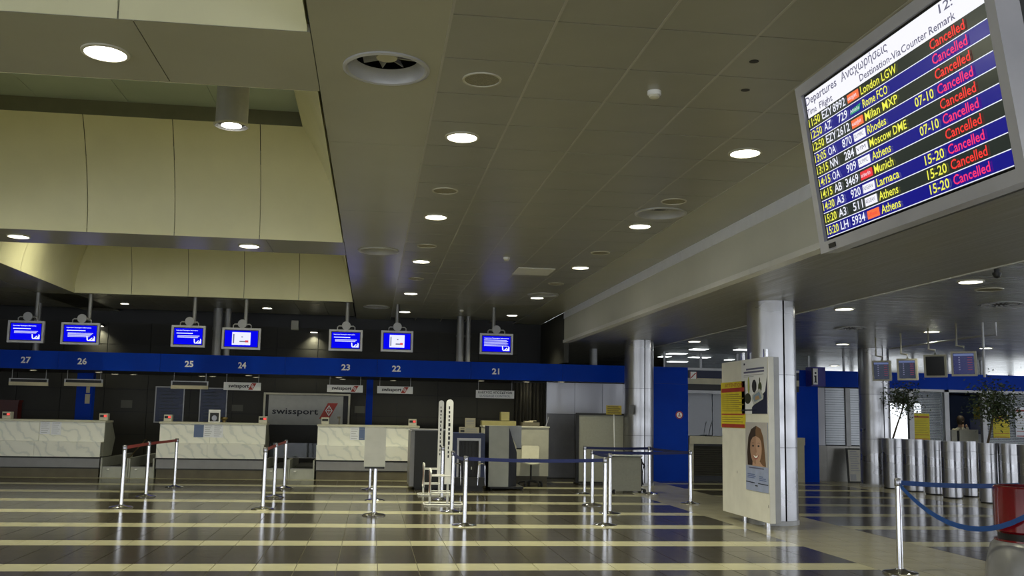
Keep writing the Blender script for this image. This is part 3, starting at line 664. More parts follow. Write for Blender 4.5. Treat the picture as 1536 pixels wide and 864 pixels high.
# ================================================================== CHECK-IN DESKS
def desk(px0, px1, nm, seam):
    YU, YLW = 24.30, 24.02
    x0 = D(px0, 632, YU).x if px0 is not None else -10.6; x1 = D(px1, 632, YU).x
    t = thing('check_in_desk', ((x0 + x1) / 2, 24.6, 0), nm, 'desk', 'marble check-in desks')
    n = len(seam) + 1; cuts = [x0] + [D(s, 632, YU).x for s in seam] + [x1]
    prof = [(24.34, .46), (24.34, 1.22), (25.0, 1.22), (25.35, .86), (25.1, .45)]
    b = B(); b.prism([(x0 + .01, y, z) for y, z in prof], (x1 - x0 - .02, 0, 0)); b.build('body', mat('desk_side', (0.40, 0.41, 0.34), 0.5), t)
    for a, c in zip(cuts, cuts[1:]):
        part('marble_slab', M_MARBLE, t, (a + .003, c - .003, YU, YU + .04, .79, 1.225))
        part('lower_slab', M_MARBLE, t, (a + .003, c - .003, YLW, YLW + .05, .455, .765))
    part('top_slab', M_OFFW, t, (x0 - .015, x1 + .015, YU - .03, 25.0, 1.225, 1.272), bevel=.006)
    part('ledge', M_MARBLE, t, (x0, x1, YLW, YU, .765, .79))
    part('shadow_gap', M_BLACK, t, (x0, x1, YLW + .06, 24.9, .42, .455))
    part('kick_band', M_BAND, t, (x0 + .01, x1 - .01, YLW + .03, 24.9, .22, .42)); part('slot', M_BLACK, t, (x0, x1, YLW + .07, 24.85, .195, .22))
    part('plinth', M_PLINTH, t, (x0 + .02, x1 - .02, YLW + .06, 24.85, 0, .195))
    return x0, x1
dA = desk(None, 158, 'leftmost marble check-in desk below number 27', [60])
dB = desk(240.5, 399.5, 'middle marble check-in desk with a small framed picture on top', [316])
dC = desk(477, 629, 'right marble check-in desk below numbers 23 and 22', [577])
# queue number boxes with a red display on the desk tops
for k, (px0, px1, d) in enumerate(((2.5, 16, 'on the leftmost desk below number 27'), (148.5, 161.5, 'at the right end of the leftmost desk'), (245.5, 257.5, 'at the left end of the middle desk'), (388, 401, 'at the right end of the middle desk'), (482, 493.5, 'at the left end of the right desk'), (613, 625, 'at the right end of the right desk'))):
    a = D(px0, 629, 24.42).x; c = D(px1, 629, 24.42).x; z = 1.272
    t = thing('desk_display', ((a + c) / 2, 24.5, z), 'small cream display box with red light ' + d, 'display', 'display boxes on the desks')
    part('case', M_OFFW, t, (a, c, 24.42, 24.60, z, z + .16), bevel=.006); part('window', M_BLACK, t, (a + .02, c - .02, 24.412, 24.43, z + .075, z + .13))
    if k != 4: part('red_light', mat('red_led', (.3, .01, .01), .4, var=0, emit=(1.0, .08, .06), estr=.8), t, ((a + c) / 2 + .01, c - .025, 24.407, 24.42, z + .08, z + .125))
# notices on the desk fronts
def notice(px0, py0, px1, py1, Y, m, label, lines=6, cat='notice', grp='notices on the desks'):
    a, c = D(px0, py0, Y), D(px1, py1, Y); t = thing('paper_notice', ((a.x + c.x) / 2, Y, c.z), label, cat, grp)
    part('sheet', m, t, (a.x, c.x, Y - .006, Y, c.z, a.z)); h = a.z - c.z; w_ = c.x - a.x
    for q in range(lines):
        zz = a.z - h * (.14 + .74 * q / max(1, lines - 1)); part('text_line', M_GINK, t, (a.x + w_ * .12, c.x - w_ * (.12 + .1 * (q % 3)), Y - .008, Y - .006, zz - h * .015, zz + h * .015))
YN = 24.299
notice(61, 632, 75, 651, YN, M_POSTER, 'left white paper notice on the leftmost desk front'); notice(77.5, 632, 91, 652, YN, M_POSTER, 'right white paper notice on the leftmost desk front')
notice(291.5, 637, 305, 656, YN, mat('notice_blue', (.12, .17, .32), .5), 'blue notice on the middle desk front', 0); notice(306, 636, 319, 656, YN, M_POSTER, 'white notice in the middle on the middle desk front'); notice(320, 636, 334, 656.5, YN, M_POSTER, 'right white notice on the middle desk front')
notice(525.5, 641, 538, 660, YN, M_POSTER, 'white notice on the right desk front', 5); notice(539, 641, 547, 660, YN, mat('notice_blue', (.12, .17, .32), .5), 'narrow blue notice on the right desk front', 2)
# framed picture and small ornaments
a, c = D(313.5, 614.5, 24.5), D(330, 632.5, 24.5); z = 1.272
t = thing('picture_frame', ((a.x + c.x) / 2, 24.5, z), 'white picture frame with a pale oval on the middle desk', 'picture frame')
part('frame', M_WHITE, t, (a.x, a.x + .03, 24.48, 24.52, z, a.z), (c.x - .03, c.x, 24.48, 24.52, z, a.z), (a.x + .03, c.x - .03, 24.48, 24.52, a.z - .07, a.z), (a.x + .03, c.x - .03, 24.48, 24.52, z, z + .02))
part('backing', M_BLACK, t, (a.x + .03, c.x - .03, 24.5, 24.51, z + .02, a.z - .07))
b = B(); b.prism([((a.x + c.x) / 2 + .06 * math.cos(q * .5236), 24.496, z + .10 + .065 * math.sin(q * .5236)) for q in range(12)], (0, .003, 0)); b.build('oval', mat('oval', (.45, .47, .60), .5), t)
for px, Yq, n in ((508.5, 24.5, 'small brown wooden hammer shaped stand on the right desk'),):
    p = D(px, 637, Yq); t = thing('desk_stamp', (p.x, Yq, z), n, 'ornament')
    part('stem', M_PLINTH, t, (p.x - .015, p.x + .015, Yq - .015, Yq + .015, z, z + .14)); part('head', M_PLINTH, t, (p.x - .045, p.x + .025, Yq - .02, Yq + .02, z + .14, z + .19))
p = D(336, 634, 24.7); b = B(); b.lathe((p.x, 24.7, z), [(0, 0), (.04, 0), (.045, .05), (.09, .09), (.085, .12), (0, .13)], 16); tag(b.build('brass_bowl', mat('brass', (.30, .22, .08), .35, .8)), 'small brass bowl beside the picture frame on the middle desk', 'bowl')

# ---------------- baggage conveyors between the desks
def conveyor(x0, x1, label):
    t = thing('baggage_conveyor', ((x0 + x1) / 2, 25.2, 0), label, 'conveyor', 'baggage conveyors between the desks')
    part('front_panel', M_CABL, t, (x0 + .04, x1 - .04, 24.08, 24.12, .0, .235)); part('body', M_CHAR, t, (x0 + .04, x1 - .04, 24.12, 27.0, 0, .20))
    part('belt', M_BLACK, t, (x0 + .06, x1 - .06, 24.14, 27.4, .20, .23)); part('threshold', M_BAND, t, (x0 + .04, x1 - .04, 24.08, 24.2, .235, .25))
    for x in (x0, x1 - .04): part('side_rail', M_CABL, t, (x, x + .035, 24.05, 27.0, .0, .44))
    b = B(); b.lathe((x0 + .16, 24.07, .17), [(0, 0), (.03, 0), (.03, .03), (0, .03)], 12); b.build('knob', M_WHITE, t)
    return t
xm = D(193, 700, 24.1).x; xn = D(432, 700, 24.1).x
conveyor(dA[1] + .02, xm, 'left baggage conveyor between the left and middle desks'); conveyor(xm + .005, dB[0] - .02, 'right baggage conveyor between the left and middle desks')
conveyor(dB[1] + .02, xn, 'left baggage conveyor between the middle and right desks'); conveyor(xn + .005, dC[0] - .02, 'right baggage conveyor between the middle and right desks')
for (pxa, pya, pxb, pyb) in ((193, 686, 201, 668),):
    a, c = D(pxa, pya, 24.2), D(pxb, pyb, 24.2); b = B(); b.tube([(a.x, 24.2, .44), (a.x, 24.3, a.z), (c.x, 25.4, c.z + .1)], .012); tag(b.build('guide_rail', M_BRASS if False else mat('brass', (.30, .22, .08), .35, .8)), 'slanting brass guide rail between the left conveyors', 'rail')
# glass guard behind conveyors
a = D(404, 672, 25.2); c = D(474, 700, 25.2)
t = thing('glass_guard', ((a.x + c.x) / 2, 25.2, .44), 'low smoked glass guard behind the conveyors beside the right desk', 'glass guard')
part('pane', M_GLASSD, t, (a.x, c.x, 25.19, 25.20, .45, .80)); part('rail', M_BAND, t, (a.x, c.x, 25.18, 25.21, .44, .455))

# ---------------- things on and before the dark wall
YP = YW - 0.004
pillars = [(113.5, 138, 'blue pillar with small white boxes behind the leftmost desk'), (549, 559, 'narrow blue pillar behind the right desk')]
for k, (a_, c_, n) in enumerate(pillars):
    a, c = D(a_, 600, 26.9), D(c_, 600, 26.9); t = thing('blue_pillar', ((a.x + c.x) / 2, 26.9, 0), n, 'pillar', 'blue pillars under the canopy')
    part('shaft', M_BLUE, t, (a.x, c.x, 26.9, 27.12, 0, ZB0))
    if k == 0:
        for z0, z1, w_ in ((1.93, 2.13, .08), (1.66, 1.90, .11)):
            q = D(131, 600, 26.88); part('switch_box', M_CRM, t, (q.x - w_ / 2, q.x + w_ / 2, 26.86, 26.9, z0, z1))
def wallposter(px0, py0, px1, py1, label):
    a, c = D(px0, py0, YP), D(px1, py1, YP); t = thing('wall_poster', ((a.x + c.x) / 2, YP, c.z), label, 'poster', 'dark blue posters behind the middle desk')
    part('frame', M_POLE, t, (a.x - .03, c.x + .03, YP - .02, YP, c.z - .03, a.z + .03)); s_ = part('print', M_DKBLUEP, t, (a.x, c.x, YP - .024, YP - .02, c.z, a.z)); h = a.z - c.z; w_ = c.x - a.x
    for q in range(9): part('text_line', mat('poster_text', (.045, .06, .08), .6, var=0), s_, (a.x + w_ * .15, c.x - w_ * (.15 + .12 * (q % 3)), YP - .027, YP - .024, c.z + h * (.08 + .1 * q), c.z + h * (.105 + .1 * q)))
wallposter(235.5, 581, 273, 633, 'left dark blue poster behind the middle desk'); wallposter(302, 583, 337.5, 634, 'right dark blue poster behind the middle desk')
for k, (px0, py0, px1, py1) in enumerate(((182, 600, 198, 612), (348, 607, 364, 617), (532, 609, 547, 620))):
    a, c = D(px0, py0, YP), D(px1, py1, YP); t = thing('wall_plate', ((a.x + c.x) / 2, YP, c.z), ['left', 'middle', 'right'][k] + ' small grey plate on the dark wall', 'plate', 'plates on the dark wall')
    part('plate', mat('wall_plate', (.10, .10, .08), .6), t, (a.x, c.x, YP - .02, YP, c.z, a.z))
a, c = D(-30, 602, YP), D(31, 632, YP); t = thing('fire_hose_cabinet', ((a.x + c.x) / 2, YP - .2, c.z), 'dark red cabinet behind the leftmost desk at the left edge', 'cabinet')
part('body', mat('dark_red', (.075, .006, .004), .4), t, (a.x, c.x, YP - .3, YP, 0, a.z)); part('lid', mat('dark_red', (.075, .006, .004), .4), t, (a.x - .03, c.x + .03, YP - .33, YP, a.z, a.z + .05))
# big brand sign on the wall
YQ = 27.9
a, c = D(396, 588.5, YQ), D(521.5, 700, YQ); t = thing('brand_sign', ((a.x + c.x) / 2, YQ, 0), 'large grey wall sign with black lettering and red mark in a pale frame', 'sign')
fz1 = a.z; i0, i1 = D(403.5, 592, YQ), D(513.5, 638.5, YQ)
part('frame', M_OFFW, t, (a.x, a.x + .05, YQ - .02, YQ + .05, 0, fz1), (c.x - .05, c.x, YQ - .02, YQ + .05, 0, fz1), (a.x + .05, c.x - .05, YQ - .02, YQ + .05, fz1 - .05, fz1))
pl = part('plate', mat('sign_grey', (.40, .40, .37), .4), t, (i0.x, i1.x, YQ, YQ + .03, i1.z, i0.z)); part('recess', M_BLACK, t, (a.x + .05, c.x - .05, YQ + .08, YQ + .10, 0, fz1 - .05))
p0, p1 = D(408, 620.5, YQ - .004), D(477, 622, YQ - .004)
lettering('swissport', (0, YQ - .004, 0), (1, 0, 0), (0, 0, 1), p0.x, p0.z, .17, M_INK, pl, p1.x - p0.x, bold=.015)
q0, q1 = D(478.5, 628, YQ - .004), D(507, 605, YQ - .004); tail_logo(None, q0.x, q0.z, q1.x - q0.x, q1.z - q0.z, YQ - .004, pl)

# ================================================================== QUEUE POSTS
def make_post():
    t = thing('queue_post', (0, 0, 0), 'chrome queue post', 'post', 'chrome queue posts')
    b = B(); b.lathe((0, 0, 0), [(0, 0), (.18, 0), (.182, .012), (.165, .022), (.07, .036), (.045, .05), (0, .05)], 28); b.build('base', M_CHROME, t)
    b = B(); b.lathe((0, 0, 0), [(.032, .045), (.032, .90)], 18); b.build('pole', M_CHROME, t)
    b = B(); b.lathe((0, 0, 0), [(.034, .895), (.036, .90), (.036, .965), (.030, .975), (0, .976)], 18); b.build('belt_head', mat('post_head', (.35, .35, .38), .25, .9), t)
    return t
PROTO = make_post(); first = [True]
POSTS = {}
def post(key, px, py, label):
    p = FL(px, py); o = PROTO if first[0] else copy_tree(PROTO); first[0] = False
    o.location = (p.x, p.y, 0); o['label'] = label; POSTS[key] = o; return o
PL = [('a1', 181.3, 761.5, 'front chrome queue post of the leftmost lane with a red belt'), ('a2', 218.5, 745, 'middle chrome queue post of the leftmost lane'), ('a3', 261.3, 731, 'rear chrome queue post of the leftmost lane'),
      ('b1', 394, 764, 'front chrome queue post of the lane before the middle and right desks'), ('b2', 410.5, 746, 'middle chrome queue post of the lane before the middle and right desks'), ('b3', 426, 732, 'rear chrome queue post of the lane before the middle and right desks'),
      ('c1', 560.5, 773, 'chrome queue post carrying the blank grey sign panel'), ('c2', 562, 750.5, 'chrome queue post directly behind the blank sign panel'), ('c3', 554.5, 734.5, 'rearmost chrome queue post in line with the blank sign panel'),
      ('d1', 696.5, 789, 'nearest chrome queue post in front of the baggage scanner'), ('d2', 677.5, 768.5, 'chrome queue post beside the front baggage gauge'), ('d3', 662, 750, 'chrome queue post between the two baggage gauges'),
      ('e1', 907, 788.5, 'nearest chrome queue post of the right blue belt enclosure'), ('e2', 914.5, 771, 'chrome queue post just right behind the nearest one of the right enclosure'), ('e3', 888, 758, 'left middle chrome queue post of the right blue belt enclosure'),
      ('e4', 876.5, 741.5, 'rear left chrome queue post of the right enclosure'), ('e5', 974, 741.5, 'chrome queue post in front of the round steel column'), ('e6', 1035.5, 756, 'rightmost chrome queue post of the enclosure near the louvred counter'),
      ('f1', 1350.5, 860, 'large foreground chrome queue post with two blue belts')]
for q in PL: post(*q)
def belt(k0, to, m, sag=0.0, z0=.935, z1=.935, h=.05, name='belt'):
    o = POSTS[k0]; a = Vector((o.location.x, o.location.y, z0)); e = POSTS[to].location if isinstance(to, str) else Vector(to); c = Vector((e.x, e.y, z1))
    d = (c - a); L = d.length; u = d.normalized(); sd = Vector((-u.y, u.x, 0)) * .0015; b = B(); n = 14 if sag else 2; prev = None
    a2, c2 = a + u * .036, c - u * .036
    for k in range(n + 1):
        f = k / n; p = a2.lerp(c2, f); p.z -= sag * 4 * f * (1 - f)
        r = [b._v(p + sd + Vector((0, 0, h / 2))), b._v(p + sd - Vector((0, 0, h / 2))), b._v(p - sd - Vector((0, 0, h / 2))), b._v(p - sd + Vector((0, 0, h / 2)))]
        if prev:
            for i in range(4): b.bm.faces.new((prev[i], prev[(i + 1) % 4], r[(i + 1) % 4], r[i]))
        prev = r
    return b.build(name, m, o)
belt('a1', 'a2', M_BELTR); belt('a2', 'a3', M_BELTR); belt('b1', 'b2', M_BELTR); belt('b2', 'b3', M_BELTR)
belt('d2', 'd1', M_BELTB, .03); belt('d1', 'e1', M_BELTB, .02); belt('e4', 'e5', M_BELTB, .01); belt('e3', 'e6', M_BELTB, .015); belt('e3', 'e2', M_BELTB, .02); belt('e5', 'e6', M_BELTB, .01)
f1 = POSTS['f1'].location
RB = D(1530, 780, 9.6)
belt('f1', (RB.x + .55, f1.y + .25, 0), M_BELTB2, .02, .93, .90); belt('f1', (D(1575, 752, 8.3).x, 8.3, 0), M_BELTB2, .33, .90, .88)
# sign panel on the c1 post
c1 = POSTS['c1'].location; a, c = D(548, 641, c1.y), D(577.5, 700, c1.y)
part('sign_panel', mat('panel_grey', (.46, .46, .43), .55), POSTS['c1'], (a.x, c.x, c1.y - .05, c1.y - .035, c.z, a.z)); part('panel_foot', M_BLACK, POSTS['c1'], (a.x + .015, c.x - .01, c1.y - .05, c1.y + .0, c.z - .03, c.z))

# ================================================================== SCANNER AND SURROUNDINGS
# dark cabinet
x0, x1 = D(621.5, 690, 21.25).x, D(677.5, 690, 21.25).x
t = thing('scanner_cabinet', ((x0 + x1) / 2, 21.9, 0), 'tall charcoal cabinet behind the baggage gauges', 'cabinet')
part('body', M_CHAR, t, (x0, x1, 21.27, 22.6, .04, 1.21)); part('edge_frame', M_BAND, t, (x0 - .09, x0, 21.3, 22.62, .06, 1.20), (x0 - .06, x1, 21.28, 22.6, 1.21, 1.235)); part('base', M_BLACK, t, (x0 + .03, x1, 21.32, 22.55, 0, .04))
# scanner tunnel
x0, x1 = D(678.5, 690, 21.2).x, D(727, 690, 21.2).x; zt = D(700, 650, 21.2).z
t = thing('baggage_scanner', ((x0 + x1) / 2, 21.9, 0), 'blue baggage scanner arch with dark opening behind the queue posts', 'scanner')
part('housing', mat('scanner_blue', (.010, .02, .075), .45), t, (x0, x0 + .09, 21.2, 22.5, .1, zt), (x1 - .09, x1, 21.2, 22.5, .1, zt), (x0 + .09, x1 - .09, 21.2, 22.5, zt - .1, zt))
part('inner_frame', M_GREYMET, t, (x0 + .09, x0 + .13, 21.17, 21.3, .1, zt - .1), (x1 - .13, x1 - .09, 21.17, 21.3, .1, zt - .1), (x0 + .13, x1 - .13, 21.17, 21.3, zt - .15, zt - .1))
for k in range(6):
    w_ = (x1 - x0 - .26) / 6; xa = x0 + .13 + k * w_; part('curtain_strip', M_BLACK, t, (xa + .003, xa + w_ - .003, 21.3 + .008 * (k % 2), 21.306 + .008 * (k % 2), .3, zt - .15))
part('bed', M_CHAR, t, (x0 + .02, x1 - .02, 20.95, 21.25, .1, .27), (x0 + .13, x1 - .13, 21.3, 22.5, .1, .3)); part('bed_foot', M_BLACK, t, (x0 + .05, x1 - .05, 21.0, 22.4, 0, .1))
part('tag', M_WHITE, t, (x0 + .40, x0 + .42, 21.27, 21.29, .42, .48))
for x, s in ((x0 + .02, 1), (x1 - .02, -1)):
    b = B(); b.tube([(x, 20.9, .12), (x, 20.9, .52), (x + s * .02, 20.92, .56), (x + s * .12, 20.95, .56), (x + s * .14, 20.96, .52), (x + s * .14, 20.96, .12)], .014); b.build('guard_rail', M_CHROME, t)
for k, (px0, py0, px1, py1, n) in enumerate(((689, 640.5, 718.5, 654, 'lower wide cream notice board on top of the scanner'), (698, 627, 713, 640.5, 'upper small cream notice board on top of the scanner'))):
    a, c = D(px0, py0, 21.25), D(px1, py1, 21.25); zb = max(c.z, zt + .002) if k == 0 else c.z
    q = thing('notice_board', ((a.x + c.x) / 2, 21.3, zb), n, 'notice', 'cream notices on the scanner'); part('board', M_CRM, q, (a.x, c.x, 21.25, 21.29, zb, a.z)); h = a.z - zb; w_ = c.x - a.x
    for l in range(4): part('text_line', M_GINK, q, (a.x + w_ * (.32 if k == 0 else .1), c.x - w_ * .1, 21.245, 21.25, zb + h * (.2 + .18 * l), zb + h * (.25 + .18 * l)))
    if k == 0: part('dark_symbol', M_INK, q, (a.x + w_ * .06, a.x + w_ * .26, 21.244, 21.25, zb + h * .2, zb + h * .5), (a.x + w_ * .06, a.x + w_ * .26, 21.244, 21.25, zb + h * .68, zb + h * .78))
    else: part('prop', M_GREYMET, q, (a.x + .05, c.x - .05, 21.29, 21.31, zb - .05, a.z - .05))
# grey kiosk cabinet with angled hood
x0, x1, x2 = D(733, 690, 21.3).x, D(763, 690, 21.3).x, D(775, 690, 21.6).x
t = thing('grey_kiosk', ((x0 + x2) / 2, 21.7, 0), 'light grey kiosk cabinet with dark slanted side and pale hood', 'kiosk')
part('front_panel', M_CABL, t, (x0, x1, 21.30, 21.34, .07, 1.34)); part('body', mat('kiosk_dark', (.022, .026, .045), .5), t, (x0 + .01, x1 - .01, 21.34, 22.2, .07, 1.33))
b = B(); b.prism([(x1, 21.31, .07), (x1, 21.31, 1.31), (x2, 21.6, .78), (x2, 21.6, .07)], (0, .5, 0)); b.build('side_wedge', mat('kiosk_dark', (.022, .026, .045), .5), t)
h1 = D(782, 672, 21.62); b = B(); b.prism([(x1 + .005, 21.62, 1.34), (h1.x, 21.62, 1.34), (h1.x, 21.62, h1.z), (x2 + .01, 21.62, h1.z)], (0, .04, 0)); b.build('hood', mat('hood_grey', (.42, .44, .47), .5), t)
part('hood_lip', M_BLACK, t, (x2, h1.x, 21.6, 21.7, h1.z - .03, h1.z)); part('base', M_BLACK, t, (x0 + .05, x2 + .12, 21.36, 22.3, .03, .07))
for x, y in ((x0 + .08, 21.45), (x2 + .08, 21.45), (x0 + .08, 22.2), (x2 + .08, 22.2)):
    b = B(); b.lathe((x, y, 0), [(0, 0), (.03, 0), (.035, .03), (0, .03)], 12); b.build('castor', M_BLACK, t)
# luggage control counter
x0, x1 = D(725, 690, 23.0).x, D(822.5, 690, 23.0).x; zt = D(800, 641.5, 23.0).z
t = thing('control_counter', ((x0 + x1) / 2, 23.2, 0), 'cream luggage control counter behind the swivel chair', 'counter')
part('front_panel', mat('counter_cream', (.46, .45, .37), .55), t, (x0, x1, 23.0, 23.05, .2, zt)); part('plinth', M_PLINTH, t, (x0 + .03, x1 - .02, 23.05, 23.6, 0, .2)); part('top', M_OFFW, t, (x0 - .02, x1 + .02, 22.98, 23.7, zt, zt + .03)); part('end_panel', M_OFFW, t, (x0, x0 + .05, 23.05, 23.65, .2, zt), (x1 - .05, x1, 23.05, 23.65, .2, zt)); part('inner_ledge', M_BAND, t, (x0 + .05, x1 - .05, 23.05, 23.65, .55, .58))
zt += .03
for px0, py0, px1, py1, Yq, n in ((723, 631, 774, 640, 23.35, 'long low cream box on the luggage control counter'), (752, 618, 764, 631, 23.35, 'small upright cream box standing on the long box')):
    a, c = D(px0, py0, Yq), D(px1, py1, Yq); zb = zt if px0 < 730 else D(px0, 631, Yq).z + .004
    q = thing('cream_box', ((a.x + c.x) / 2, Yq + .15, zb), n, 'box', 'cream boxes at luggage control'); part('carton', mat('cream_box', (.28, .25, .10), .6), q, (a.x, c.x, Yq, Yq + .3, zb, a.z)); part('tape', M_OFFW, q, (a.x, c.x, Yq + .14, Yq + .16, a.z, a.z + .002))
p = D(795, 640, 23.4)
t = thing('wicker_tray', (p.x, 23.4, zt), 'dark brown tray with papers on the luggage control counter', 'tray'); part('tray', M_PLINTH, t, (p.x - .2, p.x + .2, 23.25, 23.55, zt, zt + .09)); part('papers', M_CRM, t, (p.x - .14, p.x + .05, 23.28, 23.5, zt + .09, zt + .115), (p.x - .02, p.x + .14, 23.32, 23.5, zt + .115, zt + .13))
b = B(); p = D(818, 640, 23.3); b.tube([(p.x, 23.3, zt), (p.x + .05, 23.3, zt + .1), (p.x + .07, 23.3, zt + .22)], .008); tag(b.build('desk_antenna', M_GREYMET), 'thin pale stalk rising from the luggage control counter', 'stalk')
# chair
p = FL(796, 729); cx, cy = p.x, p.y
t = thing('swivel_chair', (cx, cy, 0), 'white swivel chair with dark five star base beside the kiosk', 'chair')
b = B(); b.lathe((cx, cy, 0), [(.022, .10), (.022, .47)], 12); b.build('stem', M_CHAR, t)
for k in range(5):
    a = k * 1.2566 + .3; ex, ey = cx + .27 * math.cos(a), cy + .27 * math.sin(a)
    b = B(); b.tube([(cx, cy, .12), (ex, ey, .085)], [.025, .018], 8); l = b.build('base_arm', M_CHAR, t); b = B(); b.lathe((ex, ey, 0), [(0, 0), (.028, 0), (.034, .035), (.028, .07), (0, .07)], 12); b.build('castor', M_BLACK, l)
b = B(); sw = .25
for i in range(7):
    f0 = -1 + 2 * i / 7; f1_ = -1 + 2 * (i + 1) / 7; z = lambda f: .48 + .05 * f * f
    b.hexa([(cx + sw * f0, cy - .24, z(f0)), (cx + sw * f1_, cy - .24, z(f1_)), (cx + sw * f1_, cy + .22, z(f1_) + .03), (cx + sw * f0, cy + .22, z(f0) + .03), (cx + sw * f0, cy - .24, z(f0) + .025), (cx + sw * f1_, cy - .24, z(f1_) + .025), (cx + sw * f1_, cy + .22, z(f1_) + .055), (cx + sw * f0, cy + .22, z(f0) + .055)])
b.build('seat', M_OFFW, t)
b = B(); b.prism([(cx - .19, cy + .20, .60), (cx + .21, cy + .20, .60), (cx + .23, cy + .26, .86), (cx + .20, cy + .27, .885), (cx - .14, cy + .27, .885), (cx - .17, cy + .26, .86)], (0, .03, 0)); b.build('backrest', M_OFFW, t)
b = B(); b.tube([(cx, cy + .1, .49), (cx, cy + .24, .52), (cx, cy + .27, .68)], .014); b.build('back_bar', M_CHAR, t)

# baggage gauges
def gauge(px, py, wpx, ztop_py, label):
    p = FL(px, py); x, y = p.x, p.y; hw = wpx * y / FPX / 2; zt = D(px, ztop_py, y).z
    t = thing('baggage_gauge', (x, y, 0), label, 'baggage gauge', 'white tube baggage gauges')
    b = B(); n = 8; pts = [(x - hw, y, .35), (x + hw, y, .35)] + [(x + hw * math.cos(math.pi * k / n), y, zt - hw + hw * math.sin(math.pi * k / n)) for k in range(n + 1)]
    b.prism(pts, (0, .03, 0)); sgn = b.build('sign_board', M_WHITE, t)
    r = random.Random(int(px)); z = zt - .12
    while z > .78:
        h = r.uniform(.035, .06); part('letter', M_INK, sgn, (x - hw * .30, x + hw * r.uniform(.0, .30), y - .004, y, z - h, z)); z -= h + .028
    R_ = .013; L_ = .36; yf, yb_ = y - .22, y + .22
    b = B(); b.tube([(x - L_, yf, R_), (x + .2, yf, R_), (x + .26, yf + .06, R_), (x + .26, yb_, R_), (x - L_, yb_, R_), (x - L_ - .05, yb_ - .06, R_), (x - L_ - .05, yf + .06, R_)], R_, closed=True); b.build('base_frame', M_WHITE, t)
    b = B(); b.tube([(x, y + .045, R_), (x, y + .045, .5)], .02); b.build('mast', M_WHITE, t)
    for z in (.22, .50):
        b = B(); b.tube([(x - .30, yf + .03, z), (x + .03, yf + .03, z), (x + .06, yf + .06, z), (x + .06, yb_ - .03, z), (x - .30, yb_ - .03, z)], R_ * .8, closed=False); b.build('basket_loop', M_WHITE, t)
    b = B(); b.tube([(x - .31, yf + .06, .16), (x - .31, yb_ - .06, .16), (x - .31, yb_ - .02, .20), (x - .31, yb_ - .02, .56), (x - .31, yb_ - .06, .60), (x - .31, yf + .06, .60), (x - .31, yf + .02, .56), (x - .31, yf + .02, .20)], R_ * 1.2, closed=True); ep = b.build('end_frame', M_WHITE, t)
    part('end_plate', mat('gauge_plate', (.40, .22, .20), .5), ep, (x - .316, x - .308, yf + .04, yb_ - .04, .19, .57))
    for s in (-.14, .14):
        b = B(); b.tube([(x - .31, y + s, .16), (x - .31, y + s, R_)], R_ * .8); b.build('strut', M_WHITE, t)
gauge(671, 757, 10.5, 599, 'front white baggage gauge with a tall lettered sign'); gauge(658.5, 742.5, 7.5, 600.5, 'rear white baggage gauge with a tall lettered sign')

# ---------------- boards by the steel column
a, c = D(868.5, 622.5, 23.45), D(935, 722, 23.45)
t = thing('display_board', ((a.x + c.x) / 2, 23.5, 0), 'large grey fabric display board in a black frame before the steel wall', 'board')
part('fabric', M_GREYB, t, (a.x, c.x, 23.45, 23.49, .06, a.z)); part('frame', M_BLACK, t, (a.x - .07, a.x, 23.43, 23.5, .03, a.z + .05), (c.x, c.x + .07, 23.43, 23.5, .03, a.z + .05), (a.x, c.x, 23.43, 23.5, a.z, a.z + .05), (a.x, c.x, 23.43, 23.5, .03, .06)); part('foot', M_BLACK, t, (a.x - .05, a.x, 23.2, 23.8, 0, .03), (c.x, c.x + .05, 23.2, 23.8, 0, .03))
a, c = D(921, 684, 20.98), D(961.5, 737, 20.98)
t = thing('low_grey_partition', ((a.x + c.x) / 2, 21.1, 0), 'low grey partition panel on castors with a black rim', 'partition')
part('panel', M_GREYB, t, (a.x - .08, c.x, 20.98, 21.03, .03, a.z - .02)); part('rim', M_BLACK, t, (a.x - .08, c.x + .02, 20.96, 21.05, a.z - .02, a.z)); part('shelf', M_WHITE, t, (a.x - .08, c.x + .03, 20.95, 21.25, a.z, a.z + .02)); part('back_box', M_CHAR, t, (c.x - .03, c.x + .06, 21.1, 21.4, .12, a.z - .05))
b = B(); b.tube([(c.x + .02, 21.2, a.z - .05), (c.x + .13, 21.2, .55), (c.x + .08, 21.2, .38), (c.x + .10, 21.2, .15)], .02); b.build('cable', M_BLACK, t)
for x, y in ((a.x, 21.0), (c.x + .08, 21.0), (c.x + .08, 21.35), (a.x, 21.35)):
    b = B(); b.lathe((x, y, 0), [(0, 0), (.03, 0), (.04, .03), (.03, .06), (0, .06)], 12); b.build('castor', M_BLACK, t)
part('castor_rail', M_BLACK, t, (a.x, c.x + .1, 20.99, 21.4, .05, .07))
ys = 22.2; a, c = D(909, 608, ys), D(932, 622, ys); xm_ = D(920.5, 640, ys).x; xb_ = D(923, 700, ys).x
t = thing('yellow_pole_sign', (xb_, ys, 0), 'yellow notice on a thin white pole before the display board', 'sign')
b = B(); b.tube([(xb_, ys, .03), (xm_, ys, c.z + .05)], .012); b.build('pole', M_WHITE, t); b = B(); b.lathe((xb_, ys, 0), [(0, 0), (.14, 0), (.14, .015), (.02, .04), (0, .04)], 24); b.build('foot', M_WHITE, t)
pl = part('plate', M_DYEL, t, (a.x, c.x, ys - .02, ys - .012, c.z, a.z))
for q in range(4): part('text_line', M_INK, pl, (a.x + .03, c.x - .03 - .04 * (q % 2), ys - .023, ys - .02, c.z + .03 + .045 * q, c.z + .045 + .045 * q))
p = D(946.5, 614.5, 22.97); b = B(); b.box(p.x - .06, p.x + .06, 22.94, 22.975, p.z - .11, p.z + .11); tag(b.build('column_plate', mat('plate_grey', (.14, .14, .14), .5)), 'small grey plate fixed to the steel column before the portal', 'plate')

